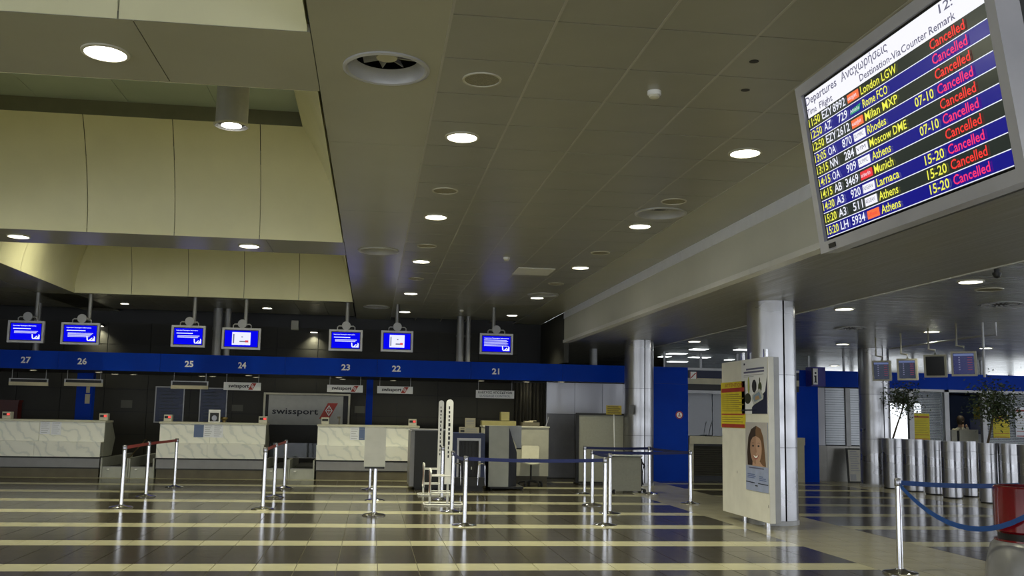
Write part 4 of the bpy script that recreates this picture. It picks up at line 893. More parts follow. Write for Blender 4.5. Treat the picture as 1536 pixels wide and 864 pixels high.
# ---------------- steel wall and curtain left of the portal
YG = 25.55
b = B(); b.box(4.45, 7.0, YG + .03, YG + .1, 0, ZB0); sw_ = b.build('wall_steel', M_CHAR, origin=(4.45, YG, 0)); tag(sw_, kind='structure')
xs = [4.45, 5.17, 5.9, 6.45, 7.0]
for x0, x1 in zip(xs, xs[1:]):
    part('steel_sheet', M_STEELW, sw_, (x0 + .004, x1 - .004, YG, YG + .03, 1.63, ZB0 - .01)); part('steel_sheet', mat('steel_wall_lower', (.16, .16, .17), .45, .8), sw_, (x0 + .004, x1 - .004, YG, YG + .03, .02, 1.622))
b = B(); b.box(4.43, 4.45, YG - .02, YW, 0, ZB0); tag(b.build('wall_return', M_STEELW), kind='structure')
t = thing('curtain', (4.0, 25.75, 0), 'dark pleated curtain left of the steel wall', 'curtain')
b = B(); n = 60; row = [(3.62 + .80 * k / n, 25.75 + .05 * math.sin(k * .9) + .02 * math.sin(k * .37)) for k in range(n + 1)]
v = [[b._v((x, y, z)) for x, y in row] for z in (.05, ZB0 - .02)]
for k in range(n): f = b.bm.faces.new((v[0][k], v[0][k + 1], v[1][k + 1], v[1][k])); f.smooth = True
b.build('cloth', mat('curtain_cloth', (.065, .060, .045), .8), t, recalc=False); part('rail', M_CHAR, t, (3.6, 4.43, 25.72, 25.78, ZB0 - .03, ZB0 - .005))
# no-smoking disc on the blue leg
p = D(1019, 622.5, YB - .004); t = thing('round_warning_sign', (p.x, YB, p.z - .09), 'small round white sign with a red ring on the blue portal leg', 'sign')
disc = lambda r, dy: [(p.x + r * math.cos(2 * math.pi * k / 24), YB - dy, p.z + r * math.sin(2 * math.pi * k / 24)) for k in range(24)]
b = B(); b.prism(disc(.098, .006), (0, .005, 0)); b.build('ring', M_RED, t); b = B(); b.face(disc(.072, .008)); b.build('face', M_PRINT, t); part('symbol', M_RED, t, (p.x - .012, p.x + .012, YB - .011, YB - .009, p.z - .01, p.z + .055), (p.x - .035, p.x + .035, YB - .011, YB - .009, p.z - .035, p.z - .015))

# ================================================================== GLASS COUNTER BETWEEN THE PORTALS
YK = 24.9; YR_0 = 25.09; kx0, kx1 = 8.0, 10.86
t = thing('service_counter', ((kx0 + kx1) / 2, YK, 0), 'cream service counter with louvred black front behind the poster board', 'counter')
part('top', mat('counter_cream2', (.50, .47, .34), .5), t, (kx0, 10.9, YK - .05, YK + .6, .94, 1.13), (10.9, 11.07, YK - .05, YR_0, .94, 1.13)); part('end_post', mat('counter_cream2', (.50, .47, .34), .5), t, (10.84, 11.07, YK, YR_0, 0, .94), (kx0, kx0 + .12, YK, YK + .5, 0, .94)); part('recess', M_BLACK, t, (kx0 + .12, 10.84, YK + .1, YK + .15, 0, .94))
for k in range(14):
    z = .16 + k * .054; b = B(); b.obox(((kx0 + 10.84 + .12) / 2, YK + .05, z), (1, 0, 0), (0, .8, .6), (0, -.6, .8), (10.84 - kx0 - .12) / 2, .03, .006); b.build('louvre', mat('louvre', (.07, .065, .05), .5), t)
for px, n in ((1063, 'thin black microphone on the service counter'),):
    p = D(px, 655, YK + .1); q = thing('desk_microphone', (p.x, YK + .1, 1.13), n, 'microphone'); part('foot', M_BLACK, q, (p.x - .08, p.x + .08, YK + .05, YK + .15, 1.13, 1.16)); b = B(); b.tube([(p.x, YK + .1, 1.16), (p.x + .04, YK + .1, 1.35), (p.x + .08, YK + .08, 1.5)], .008); b.build('stalk', M_BLACK, q)
t = thing('bundle_of_cables', (10.80, YK + .2, 1.13), 'tangle of pale cables at the right end of the service counter', 'cables')
b = B(); rr = random.Random(3)
for q in range(5): b.tube([(10.77 + rr.uniform(-.1, .1), YK + .2 + rr.uniform(-.1, .1), 1.14), (10.77 + rr.uniform(-.1, .1), YK + .2, 1.14 + rr.uniform(.06, .16)), (10.77 + rr.uniform(-.1, .1), YK + .25, 1.15)], .008, 6)
b.build('loops', M_GREYMET, t)
t = thing('counter_screen', ((kx0 + kx1) / 2, YK + .3, 1.13), 'dark glass screen above the service counter', 'glass screen')
gx = [kx0, 8.72, 9.45, 10.15, kx1]
for a, c in zip(gx, gx[1:]): part('pane', M_GLASSD, t, (a + .01, c - .01, YK + .3, YK + .31, 1.14, 2.22))
part('head_rail', M_GREYMET, t, (kx0, kx1, YK + .28, YK + .33, 2.22, 2.30)); part('lamp', M_TUBE, t, (8.08, 8.16, YK + .9, YK + .92, 1.62, 1.76))
t = thing('counter_sign_band', ((kx0 + kx1) / 2, YK, 2.3), 'navy and cream name band with a small red sign above the service counter', 'sign')
part('navy_band', M_NAVY, t, (kx0 - .05, kx1 + .1, YK, YK + .08, 2.60, 2.80)); part('cream_band', mat('counter_cream2', (.50, .47, .34), .5), t, (kx0 - .05, kx1 + .1, YK, YK + .08, 2.45, 2.60)); part('black_rail', M_BLACK, t, (kx0 - .05, kx1 + .1, YK + .02, YK + .1, 2.30, 2.45)); part('cap', M_GREYMET, t, (kx0 - .05, kx1 + .1, YK - .02, YK + .1, 2.80, 2.86))
p = D(1040, 563, YK - .01); pl = part('red_sign', M_PRINT, t, (p.x - .09, p.x + .09, YK - .012, YK, p.z - .09, p.z + .09)); b = B(); b.obox((p.x, YK - .015, p.z), (.7, 0, .7), (0, 1, 0), (-.7, 0, .7), .09, .002, .012); b.build('slash', M_RED, pl); part('rim', M_RED, pl, (p.x - .09, p.x - .075, YK - .016, YK - .012, p.z - .09, p.z + .09), (p.x + .075, p.x + .09, YK - .016, YK - .012, p.z - .09, p.z + .09))
b = B(); b.box(8.0, 10.9, 28.2, 28.3, -.05, 2.86); tag(b.build('wall_office', mat('office_wall', (.10, .12, .14), .6)), kind='structure')
# office glazing above the canopies
og = B(); og.box(7.95, 20.2, 26.98, 27.04, 2.86, 2.92); wg = og.build('window_1', M_GREYMET, origin=(8, 27, 2.86)); tag(wg, kind='structure')
for k in range(10):
    x = 7.95 + k * 1.05; part('mullion', M_GREYMET, wg, (x, x + .05, 26.98, 27.04, 2.92, ZS)); part('pane', M_GLASS, wg, (x + .05, x + 1.05, 27.0, 27.01, 2.92, ZS))

# ================================================================== RIGHT HAND BOOTHS
YR_ = 25.1
t = thing('booth_canopy', (11.2, YR_, 0), 'blue portal leg and band over the shuttered booths on the right', 'canopy')
part('leg', M_BLUE, t, (10.93, 11.56, YR_, YR_ + .06, 0, 2.46)); part('leg_return', M_BLUE, t, (10.93, 10.97, YR_ + .06, YR_ + .6, 0, 2.46))
for x0, x1 in ((10.93, 13.1), (13.1, 15.2), (15.2, 17.8), (17.8, 20.4), (20.4, 23.7), (23.7, 26.95)): part('blue_panel', M_BLUE, t, (x0 + .003, x1 - .003, YR_, YR_ + .06, 2.463, 2.885))
part('underside', M_CHAR, t, (10.97, 13.2, YR_ + .06, YR_ + .5, 2.463, 2.49))
a, c = D(1217, 552, YR_ - .35), D(1228.5, 578, YR_ - .35)
t = thing('information_cube', ((a.x + c.x) / 2, YR_ - .2, c.z), 'information cube sign with a white i face on the blue leg', 'sign')
part('cube', mat('cube_blue', (.035, .03, .26), .4), t, (a.x, a.x + .38, YR_ - .35, YR_, c.z - .02, a.z + .03)); part('face', M_PRINT, t, (a.x + .04, a.x + .17, YR_ - .356, YR_ - .35, c.z + .02, a.z - .01)); part('black_side', M_INK, t, (a.x, a.x + .04, YR_ - .358, YR_ - .35, c.z, a.z)); part('letter_stem', M_INK, t, (a.x + .085, a.x + .13, YR_ - .359, YR_ - .356, c.z + .09, c.z + .25), (a.x + .07, a.x + .085, YR_ - .359, YR_ - .356, c.z + .22, c.z + .25), (a.x + .07, a.x + .145, YR_ - .359, YR_ - .356, c.z + .07, c.z + .09)); part('letter_dot', M_INK, t, (a.x + .085, a.x + .13, YR_ - .359, YR_ - .356, c.z + .29, c.z + .34))
# steel wall with roller shutters
b = B(); b.box(11.56, 13.3, YR_ + .38, YR_ + .45, 0, 2.463); ws = b.build('wall_shutter', M_CHAR, origin=(11.56, YR_ + .3, 0)); tag(ws, kind='structure')
for x0, x1 in ((11.57, 11.93), (11.93, 12.55), (12.55, 13.3)): part('steel_sheet', mat('steel_wall_warm', (.30, .29, .27), .4, .8), ws, (x0 + .004, x1 - .004, YR_ + .34, YR_ + .38, .0, .92))
part('steel_sheet', M_STEELW, ws, (11.57, 11.90, YR_ + .34, YR_ + .38, .93, 2.45)); part('shutter_post', M_POLE, ws, (12.47, 12.60, YR_ + .3, YR_ + .38, .93, 2.45))
for k in range(24):
    z = .95 + k * .0625
    for x0, x1 in ((11.92, 12.46), (12.62, 13.25)): part('shutter_slat', M_SHUT, ws, (x0, x1, YR_ + .345 + .006 * (k % 2), YR_ + .37, z + .004, z + .0585))
a, c = D(1277, 672.5, 24.9), D(1297, 724, 24.9); lean = .25
t = thing('leaning_notice_frame', ((a.x + c.x) / 2, 24.9, 0), 'framed printed notice leaning against the steel wall', 'notice board')
def lp(x, z, d): return Vector((x + .06 * z, 24.92 + lean * z * .9 - d, .02 + z))
HH = .86; w0, w1 = a.x - .06, c.x - .06
b = B(); b.hexa([lp(w0 - .04, -.02, .02), lp(w1 + .04, -.02, .02), lp(w1 + .04, -.02, -.02), lp(w0 - .04, -.02, -.02), lp(w0 - .04, HH, .02), lp(w1 + .04, HH, .02), lp(w1 + .04, HH, -.02), lp(w0 - .04, HH, -.02)]); b.build('frame', M_CHAR, t)
quadpart('sheet', mat('notice_sheet', (.50, .49, .45), .6), t, [lp(w0, .02, .024), lp(w1, .02, .024), lp(w1, HH - .04, .024), lp(w0, HH - .04, .024)])
for q in range(9): quadpart('text_line', M_GINK, t, [lp(w0 + .05, .28 + .06 * q, .028), lp(w1 - .05 - .03 * (q % 3), .28 + .06 * q, .028), lp(w1 - .05 - .03 * (q % 3), .305 + .06 * q, .028), lp(w0 + .05, .305 + .06 * q, .028)])
quadpart('grey_stamp', M_GINK, t, [lp(w0 + .02, .04, .028), lp(w0 + .18, .04, .028), lp(w0 + .18, .2, .028), lp(w0 + .02, .2, .028)])
# glazed shop front
b = B(); b.box(13.3, 15.1, YR_ + .03, YR_ + .09, 0, .9); b.box(16.3, 20.4, YR_ + .03, YR_ + .09, 0, .9); wf = b.build('wall_booth', M_STEELW, origin=(14, YR_, 0)); tag(wf, kind='structure')
b = B(); b.box(20.45, 26.95, YR_ + .03, YR_ + .09, 0, 2.463); tag(b.build('wall_booth_end', M_STEELW), kind='structure')
fr = B()
for x in (13.25, 14.10, 15.11, 16.19, 17.6, 19.0): fr.box(x, x + .13, YR_, YR_ + .12, .0 if x in (15.11, 16.19) else .9, 2.463)
fr.box(13.3, 20.4, YR_, YR_ + .12, 2.40, 2.463); w2 = fr.build('window_2', M_GREYMET, origin=(14, YR_, .9)); tag(w2, kind='structure')
for k, (x0, x1) in enumerate(((13.38, 14.10), (14.23, 15.11), (16.32, 17.6), (17.73, 19.0), (19.13, 20.4))):
    part('pane', M_GLASS, w2, (x0, x1, YR_ + .05, YR_ + .058, .9, 2.40))
    b = B()
    for q in range(34):
        z = .93 + q * .043
        if k == 0 or (k == 1 and z > 2.25): continue
        b.obox(((x0 + x1) / 2, YR_ + .2, z), (1, 0, 0), (0, .85, .5), (0, -.5, .85), (x1 - x0) / 2 - .02, .021, .0015)
    if len(b.bm.verts): tag(b.build('blind_slats', mat('blind', (.50, .54, .60), .5), w2), kind='stuff')
b = B(); b.box(13.3, 20.4, 28.6, 28.7, 0, .9); b.box(13.3, 13.7, 28.6, 28.7, .9, 2.46); b.box(16.5, 20.4, 28.6, 28.7, .9, 2.46); b.box(13.3, 20.4, 28.6, 28.7, 2.42, 2.86); tag(b.build('wall_booth_back', mat('booth_blue', (.02, .04, .11), .6)), kind='structure')
b = B(); b.box(13.3, 20.4, YR_ + .12, 28.6, 2.50, 2.56); tag(b.build('ceiling_booth', mat('booth_ceiling', (.35, .36, .37), .6)), kind='structure')
p = D(1441.5, 593, 26.4); downlight(p.x, 26.4, 2.50, .14, 'round lamp inside the open booth doorway', 'booth lamps', 14, 1.1, M_LENS2)
def yellow_poster(px0, py0, px1, py1, Y, label, m=M_YEL, red=True):
    a, c = D(px0, py0, Y), D(px1, py1, Y); t = thing('yellow_poster', ((a.x + c.x) / 2, Y, c.z), label, 'poster', 'posters on the booth windows'); h = a.z - c.z; w_ = c.x - a.x
    s_ = part('sheet', m, t, (a.x, c.x, Y - .006, Y, c.z, a.z))
    if red: part('red_bar', M_RED, s_, (a.x + .02, c.x - .02, Y - .009, Y - .006, a.z - h * .16, a.z - h * .10), (a.x + .02, c.x - .02, Y - .009, Y - .006, c.z + h * .18, c.z + h * .20), (a.x + .02, c.x - .02, Y - .009, Y - .006, c.z + h * .02, c.z + h * .05))
    for q in range(6): part('text_line', mat('poster_ochre', (.30, .22, .02), .6), s_, (a.x + w_ * .1, c.x - w_ * (.1 + .1 * (q % 2)), Y - .009, Y - .006, c.z + h * (.28 + .085 * q), c.z + h * (.29 + .085 * q)))
yellow_poster(1368, 620, 1395, 660, YR_ + .03, 'yellow notice poster on the booth window behind the first tree'); yellow_poster(1489, 622, 1515, 657, YR_ + .03, 'yellow notice poster on the booth window behind the larger tree')
yellow_poster(1522, 610, 1545, 656, YR_ + .03, 'white and red poster at the right edge', M_POSTER); yellow_poster(1460, 610, 1474, 629, 28.598, 'small yellow notice inside the open doorway', M_DYEL, False)
# desk, monitor and person in the doorway
a, c = D(1427, 644, 25.9), D(1469, 690, 25.9)
t = thing('booth_desk', ((a.x + c.x) / 2, 26.2, 0), 'cream desk in the open booth doorway', 'desk'); zt = a.z
part('front_panel', M_OFFW, t, (a.x, a.x + .16, 25.9, 25.95, 0, zt - .02), (a.x + .24, c.x, 25.9, 25.95, 0, zt)); part('gap', M_BLACK, t, (a.x + .16, a.x + .24, 25.93, 25.96, 0, zt - .03)); part('top', M_OFFW, t, (a.x, c.x, 25.95, 26.25, zt - .06, zt - .03)); part('return', M_GREYMET, t, (c.x, c.x + .2, 26.0, 26.5, 0, zt - .12))
a, c = D(1455, 628.5, 26.5), D(1473, 647, 26.5); t = thing('desktop_monitor', ((a.x + c.x) / 2, 26.5, c.z - .1), 'dark blue monitor on the booth desk', 'monitor'); part('screen', mat('mon_navy', (.01, .02, .09), .3), t, (a.x, c.x, 26.5, 26.53, c.z, a.z)); part('stand', M_CHAR, t, ((a.x + c.x) / 2 - .03, (a.x + c.x) / 2 + .03, 26.5, 26.54, zt - .12, c.z)); part('foot', M_CHAR, t, ((a.x + c.x) / 2 - .1, (a.x + c.x) / 2 + .1, 26.42, 26.62, zt - .14, zt - .12))
hp = D(1440.5, 631, 26.55)
def person():
    x, y, hz = hp.x, hp.y, hp.z       # hz = head centre
    sh = hz - .24; hip = .52
    t = thing('person', (x, y, 0), 'person in a pale shirt seated behind the cream desk, hands near the face', 'person')
    V = [(x, y + .12, hip, .16), (x, y + .10, hip + .25, .15), (x, y + .05, sh - .05, .16), (x, y + .0, sh + .05, .07), (x, y - .03, hz, .085), (x, y - .03, hz + .08, .08),
         (x - .19, y + .02, sh - .02, .065), (x - .27, y - .08, sh - .24, .05), (x - .10, y - .24, sh - .08, .038), (x - .04, y - .20, hz - .10, .03),
         (x + .19, y + .02, sh - .02, .065), (x + .27, y - .08, sh - .24, .05), (x + .10, y - .24, sh - .08, .038), (x + .04, y - .20, hz - .10, .03),
         (x - .10, y - .1, hip, .10), (x - .11, y - .36, hip - .02, .07), (x - .11, y - .34, .1, .05), (x - .11, y - .44, .05, .04),
         (x + .10, y - .1, hip, .10), (x + .11, y - .36, hip - .02, .07), (x + .11, y - .34, .1, .05), (x + .11, y - .44, .05, .04)]
    E_ = [(0, 1), (1, 2), (2, 3), (3, 4), (4, 5), (2, 6), (6, 7), (7, 8), (8, 9), (2, 10), (10, 11), (11, 12), (12, 13), (0, 14), (14, 15), (15, 16), (16, 17), (0, 18), (18, 19), (19, 20), (20, 21)]
    me = bpy.data.meshes.new('body'); me.from_pydata([(a - x, b_ - y, c_) for a, b_, c_, r in V], E_, []); o = bpy.data.objects.new('body', me); COL.objects.link(o); o.parent = t
    o.modifiers.new('skin', 'SKIN')
    for k, (a, b_, c_, r) in enumerate(V): me.skin_vertices[0].data[k].radius = (r, r); me.skin_vertices[0].data[k].use_root = (k == 0)
    sd = o.modifiers.new('sub', 'SUBSURF'); sd.levels = 2; sd.render_levels = 2
    m = bpy.data.materials.new('person_cloth_and_skin'); m.use_nodes = True; nt = m.node_tree; bs = nt.nodes['Principled BSDF']; bs.inputs['Roughness'].default_value = .6
    g = nt.nodes.new('ShaderNodeTexCoord'); sx = nt.nodes.new('ShaderNodeSeparateXYZ'); nt.links.new(g.outputs['Object'], sx.inputs[0])
    rp = nt.nodes.new('ShaderNodeValToRGB'); rp.color_ramp.interpolation = 'CONSTANT'; e = rp.color_ramp.elements
    mr = nt.nodes.new('ShaderNodeMapRange'); mr.inputs[1].default_value = 0; mr.inputs[2].default_value = 2.0; nt.links.new(sx.outputs['Z'], mr.inputs[0]); nt.links.new(mr.outputs[0], rp.inputs[0])
    e[0].position = 0; e[0].color = (.03, .03, .04, 1); e[1].position = (hip + .08) / 2; e[1].color = (.60, .57, .48, 1); k = e.new((sh + .06) / 2); k.color = (.45, .28, .20, 1)
    nt.links.new(rp.outputs[0], bs.inputs['Base Color']); me.materials.append(m)
    b = B(); b.lathe((x, y - .01, hz), [(0, .145), (.06, .135), (.10, .08), (.108, .02), (.10, -.06), (.08, -.11)], 16); b.build('hair', M_HAIR, t)
    for s in (-1, 1):
        b = B(); b.lathe((x + s * .03, y - .115, hz + .005), [(0, .008), (.008, 0), (0, -.008)], 8); b.build('eye', M_INK, t)
    b = B(); b.lathe((x, y - .125, hz - .03), [(0, .03), (.013, 0), (0, -.012)], 8); b.build('nose', M_SKIN, t)
person()
b = B(); b.box(hp.x - .22, hp.x + .22, hp.y - .12, hp.y + .34, .0, .40); o = b.build('office_stool', M_CHAR); tag(o, 'dark stool under the person in the booth', 'stool')

# ---------------- four hanging flight monitors
X0 = None
def wallmon(cpx, cpy, Y, wpx, hm, label, m, ang):
    p = D(cpx, cpy, Y); c, s = math.cos(ang), math.sin(ang); e1 = Vector((c, s, 0)); nn = Vector((s, -c, 0)); up = Vector((0, 0, 1)); tilt = .10
    nn = (nn * math.cos(tilt) - up * math.sin(tilt)).normalized(); up = e1.cross(nn) * -1
    if up.z < 0: up = -up
    hw = wpx * Y / FPX / 2 / abs(c - s * (cpx - 557) / FPX); hh = hm / 2
    t = thing('flight_monitor', (p.x, p.y, p.z - hh), label, 'monitor', 'flight monitors hanging in a row'); bz = .035
    for (cx_, cz_, a_, b_) in ((0, hh - bz / 2, hw, bz / 2), (0, -hh + bz / 2, hw, bz / 2), (-hw + bz / 2, 0, bz / 2, hh - bz), (hw - bz / 2, 0, bz / 2, hh - bz)):
        b = B(); b.obox(p + e1 * cx_ + up * cz_, e1, nn, up, a_, .03, b_); b.build('bezel', mat('monitor_cream', (.50, .48, .38), .45), t)
    b = B(); b.obox(p - nn * .05, e1, nn, up, hw - .01, .045, hh - .01); b.build('shell', mat('monitor_cream', (.50, .48, .38), .45), t)
    sc = quadpart('screen', m, t, [p + nn * .01 + e1 * i * (hw - bz) + up * j * (hh - bz) for i, j in ((-1, -1), (1, -1), (1, 1), (-1, 1))])
    if m is not M_SCR_OFF:
        u = lambda i, j: p + nn * .013 + e1 * i * (hw - bz) + up * j * (hh - bz)
        quadpart('header', mat('dim_header', (.02, .03, .06), .3, var=0, emit=(.06, .08, .17), estr=1), sc, [u(-.95, .75), u(.95, .75), u(.95, .95), u(-.95, .95)])
        for q in range(6):
            zz = .55 - q * .23; quadpart('row_text', mat('dim_text', (.03, .03, .05), .3, var=0, emit=(.09, .09, .15), estr=1), sc, [u(-.5, zz), u(-.35, zz), u(-.35, zz + .09), u(-.5, zz + .09)])
            quadpart('row_remark', mat('dim_red', (.03, .005, .01), .3, var=0, emit=(.09, .012, .03), estr=1), sc, [u(.35, zz), u(.8, zz), u(.8, zz + .07), u(.35, zz + .07)])
    top = p + up * hh - nn * .05
    b = B(); b.tube([top, top + Vector((0, 0, .08)), top + e1 * -.12 + Vector((0, 0, .10)), Vector((top.x - e1.x * .12, top.y - e1.y * .12, ZS))], .022); b.build('hanger', mat('monitor_cream', (.50, .48, .38), .45), t)
wallmon(1322.5, 556, 20.5, 31, .44, 'leftmost and smallest of the four hanging flight monitors', M_SCR_DIM, -.75); wallmon(1361, 554, 19.3, 34, .44, 'second of the four hanging flight monitors', M_SCR_DIM, -.75)
wallmon(1403, 549, 18.1, 38, .44, 'third hanging flight monitor with a black screen', M_SCR_OFF, -.75); wallmon(1446, 545.5, 17.0, 43, .45, 'rightmost and largest of the four hanging flight monitors', mat('screen_dim2', (.01, .01, .02), .2, var=.3, scale=8, emit=(.006, .008, .05), estr=1), -.75)
b = B(); q0, q1 = D(1335, 531, 20.6), D(1475, 514, 16.9); b.tube([(q0.x, q0.y, 3.16), (q1.x, q1.y, 3.16), (q1.x + .12, q1.y - .2, 3.16), (q1.x + .12, q1.y - .2, ZS)], .02); tag(b.build('monitor_rail', M_GREYMET), 'pale tube rail above the hanging flight monitors', 'rail')
b = B(); q = D(1476, 545, 16.8); b.tube([(q.x, q.y, 2.4), (q.x, q.y, ZS)], .022); tag(b.build('monitor_tube', M_GREYMET), 'upright pale tube at the right end of the flight monitors', 'tube')

# ---------------- steel cylinder planters with trees
def planter(px, py, wpx, label):
    p = FL(px, py); r = wpx * p.y / FPX / 2; x, y = p.x, p.y + r
    t = thing('steel_planter', (x, y, 0), label, 'planter', 'round steel planters in a row'); H = 1.19
    b = B(); b.lathe((x, y, 0), [(r, .03), (r, H - .22)], 32); b.build('drum', M_STEEL, t); b = B(); b.lathe((x, y, 0), [(r + .003, H - .215), (r + .003, H), (r - .02, H), (r - .02, H - .1)], 32); b.build('collar', M_STEEL, t)
    b = B(); b.lathe((x, y, 0), [(0, 0), (r * .9, 0), (r * .9, .035), (0, .035)], 24); b.build('foot', M_BLACK, t); b = B(); b.lathe((x, y, 0), [(0, H - .08), (r - .02, H - .08)], 24); b.build('soil', M_SOIL, t)
    return x, y, H
PT = [(1347.5, 734, 31, 'first steel planter beside the round column, holding the small tree'), (1379, 738.5, 32, 'second steel planter from the round column'), (1409, 743, 28, 'third steel planter from the round column'), (1437, 748.5, 30, 'fourth steel planter from the round column'),
      (1462, 746, 22, 'narrow fifth steel planter, half hidden'), (1492, 756, 28, 'sixth steel planter, holding the larger tree'), (1524, 757.5, 30, 'steel planter at the right edge behind the red bin'), (1556, 764, 33, 'steel planter cut by the right edge')]
pos = [planter(*q) for q in PT]
def tree(base, tpx, tpy_top, cpx, cpy, rw, rh, n, label, seed):
    x, y, H = base; rr = random.Random(seed); c = D(cpx, cpy, y); z0 = H - .08; rx, rz = rw * y / FPX / 2, rh * y / FPX / 2
    t = thing('ornamental_tree', (x, y, z0), label, 'tree', 'trees in the planters')
    tr = [(x, y, z0), (x + (c.x - x) * .4 + .02, y, z0 + (c.z - rz * .6 - z0) * .5), (c.x - .01, y, c.z - rz * .6), (c.x + .02, y, c.z + rz * .3)]
    b = B(); b.tube(tr, [.028, .022, .018, .008], 8); tk = b.build('trunk', M_BARK, t)
    pts = []
    for k in range(9):
        a = k * 2.4; e = Vector((c.x + rx * .75 * math.cos(a), y + rx * .75 * math.sin(a), c.z + rz * rr.uniform(-.5, .7))); s = Vector((c.x, y, c.z - rz * rr.uniform(.3, .7)))
        b = B(); b.tube([s, s.lerp(e, .5) + Vector((0, 0, .05)), e], [.010, .007, .003], 6); b.build('branch', M_BARK, tk)
        for f in (.35, .55, .75, .9, 1.0): pts.append((s.lerp(e, f), .10 + .06 * f))
    b = B()
    for k in range(n):
        q, sp = rr.choice(pts); p = q + Vector((rr.gauss(0, sp), rr.gauss(0, sp), rr.gauss(0, sp)))
        if p.y > y + .38: continue
        d = Vector((rr.gauss(0, 1), rr.gauss(0, 1), rr.gauss(0, .6) - .3)).normalized(); sd = d.cross(Vector((rr.gauss(0, 1), rr.gauss(0, 1), rr.gauss(0, 1)))).normalized(); L = rr.uniform(.05, .095); w_ = L * .22
        b.face([p, p + d * L * .5 + sd * w_, p + d * L, p + d * L * .5 - sd * w_])
    tag(b.build('foliage', M_LEAF, t, recalc=False), kind='stuff')
tree(pos[0], 1353, 630, 1354, 597, 44, 58, 900, 'small leafy tree in the first planter below the second monitor', 4)
tree(pos[5], 1492, 640, 1490, 600, 74, 74, 1900, 'larger bushy tree in the planter by the open doorway', 9)

# ================================================================== POSTER BOARD BY THE LARGE COLUMN (faces -X)
XB = 5.66; by0, by1, bz0, bz1 = 13.92, 15.88, .10, 2.475
t = thing('poster_board', (XB, 14.9, 0), 'tall white board with posters standing against the large steel column', 'board')
bx1 = XB + .085
bd = part('board', mat('board_white', (.80, .79, .74), .55, var=.05, scale=4), t, (XB, bx1, by0, by1, bz0, bz1), bevel=.006)
for y in (14.12, 15.02):
    b = B(); b.lathe((XB + .045, y, 0), [(0, 0), (.035, 0), (.035, bz1 + .12), (0, bz1 + .12)], 16); b.build('post', M_CHROME, t)
part('side_channel', M_POLE, t, (bx1 + .005, bx1 + .10, by0 + .05, by0 + .09, .1, bz1))
xf = XB - .004
def bq(name, m, par, ya, yb_, za, zb, dx=0.0):   # ya = far (left in view), yb = near
    return quadpart(name, m, par, [(xf - dx, ya, za), (xf - dx, yb_, za), (xf - dx, yb_, zb), (xf - dx, ya, zb)])
def P_(px, py): q = AX(px, py, xf); return q.y, q.z
ya, zt_ = P_(1087.5, 575); yb_, zb_ = P_(1118.5, 642); ya = 15.9
b = B(); b.box(xf - .004, xf, yb_, ya, 1.43, 2.15); yp = b.build('yellow_poster', M_YEL, t); yp['label'] = 'yellow attention poster with red bars'
E1, E2 = (0, -1, 0), (0, 0, 1)
bq('red_bar', M_RED, yp, ya - .03, yb_ + .03, 1.99, 2.055, .006); bq('red_bar', M_RED, yp, ya - .03, yb_ + .03, 1.435, 1.49, .006); bq('red_bar', M_RED, yp, ya - .03, yb_ + .03, 1.632, 1.652, .006)
lettering('ATTENTION', (xf - .007, ya, 0), E1, E2, .20, 2.07, .06, M_RED, yp, (ya - yb_) * .72)
for q in range(9): bq('text_line', mat('poster_ochre', (.30, .22, .02), .6), yp, ya - .05, yb_ + .06 + .1 * (q % 3), 1.69 + .032 * q, 1.702 + .032 * q, .006)
for q in range(3): bq('text_line', mat('poster_ochre', (.30, .22, .02), .6), yp, ya - .05, yb_ + .1 + .1 * (q % 2), 1.52 + .034 * q, 1.53 + .034 * q, .006)
# travel poster
b = B(); b.box(xf - .004, xf, 13.95, 14.97, 1.65, 2.47); p1 = b.build('white_poster', M_POSTER, t); p1['label'] = 'white poster with bottles and a tray photograph'
U = lambda u: 14.97 - 1.02 * u; Vv = lambda v: 1.65 + .82 * v
def poly(name, m, par, pts, dx=.006):
    b = B(); b.face([(xf - dx, U(u), Vv(v)) for u, v in pts]); return b.build(name, m, par, recalc=False)
poly('dark_corner', M_POSTERD, p1, [(.42, .0), (1, 0), (1, .66), (.93, .40), (.80, .33), (.42, .12)]); poly('blue_line', M_NAVY, p1, [(0, .055), (.6, .055), (.6, .08), (0, .08)], .008)
def blob(name, m, u, v, ru, rv, dx=.008): poly(name, m, p1, [(u + ru * math.cos(k * .5236), v + rv * math.sin(k * .5236)) for k in range(12)], dx)
blob('dark_bottle', M_INK, .52, .50, .09, .12); blob('olive_bottle', mat('olive', (.05, .065, .02), .5), .74, .47, .07, .10); blob('green_vase', mat('limegreen', (.45, .48, .12), .5), .30, .52, .04, .16); blob('dark_bag', mat('olive2', (.03, .035, .015), .5), .26, .28, .13, .10); blob('slim_bottle', M_INK, .14, .44, .022, .12); blob('bottle_neck', mat('olive', (.05, .065, .02), .5), .73, .60, .02, .05)
poly('tray', mat('tray_pale', (.52, .54, .56), .5), p1, [(.42, .26), (.50, .16), (.86, .26), (.88, .32), (.74, .45), (.44, .34)], .010); poly('tray_blue', mat('tray_blue', (.22, .30, .42), .5), p1, [(.48, .28), (.54, .21), (.82, .28), (.72, .40), (.50, .33)], .012); poly('tray_food', mat('tray_tan', (.45, .30, .16), .5), p1, [(.56, .24), (.74, .27), (.70, .33), (.58, .31)], .014)
poly('emblem', M_NAVY, p1, [(.10, .90), (.16, .90), (.16, .935), (.10, .935)])
for v0, u0, u1 in ((.80, .20, .90), (.745, .10, .90)): poly('heading_line', mat('heading_blue', (.12, .13, .26), .5), p1, [(u0, v0), (u1, v0), (u1, v0 + .032), (u0, v0 + .032)])
for v0, u0, u1 in ((.70, .1, .88), (.675, .1, .5)): poly('text_line', mat('pale_ink', (.40, .41, .46), .5), p1, [(u0, v0), (u1, v0), (u1, v0 + .010), (u0, v0 + .010)])
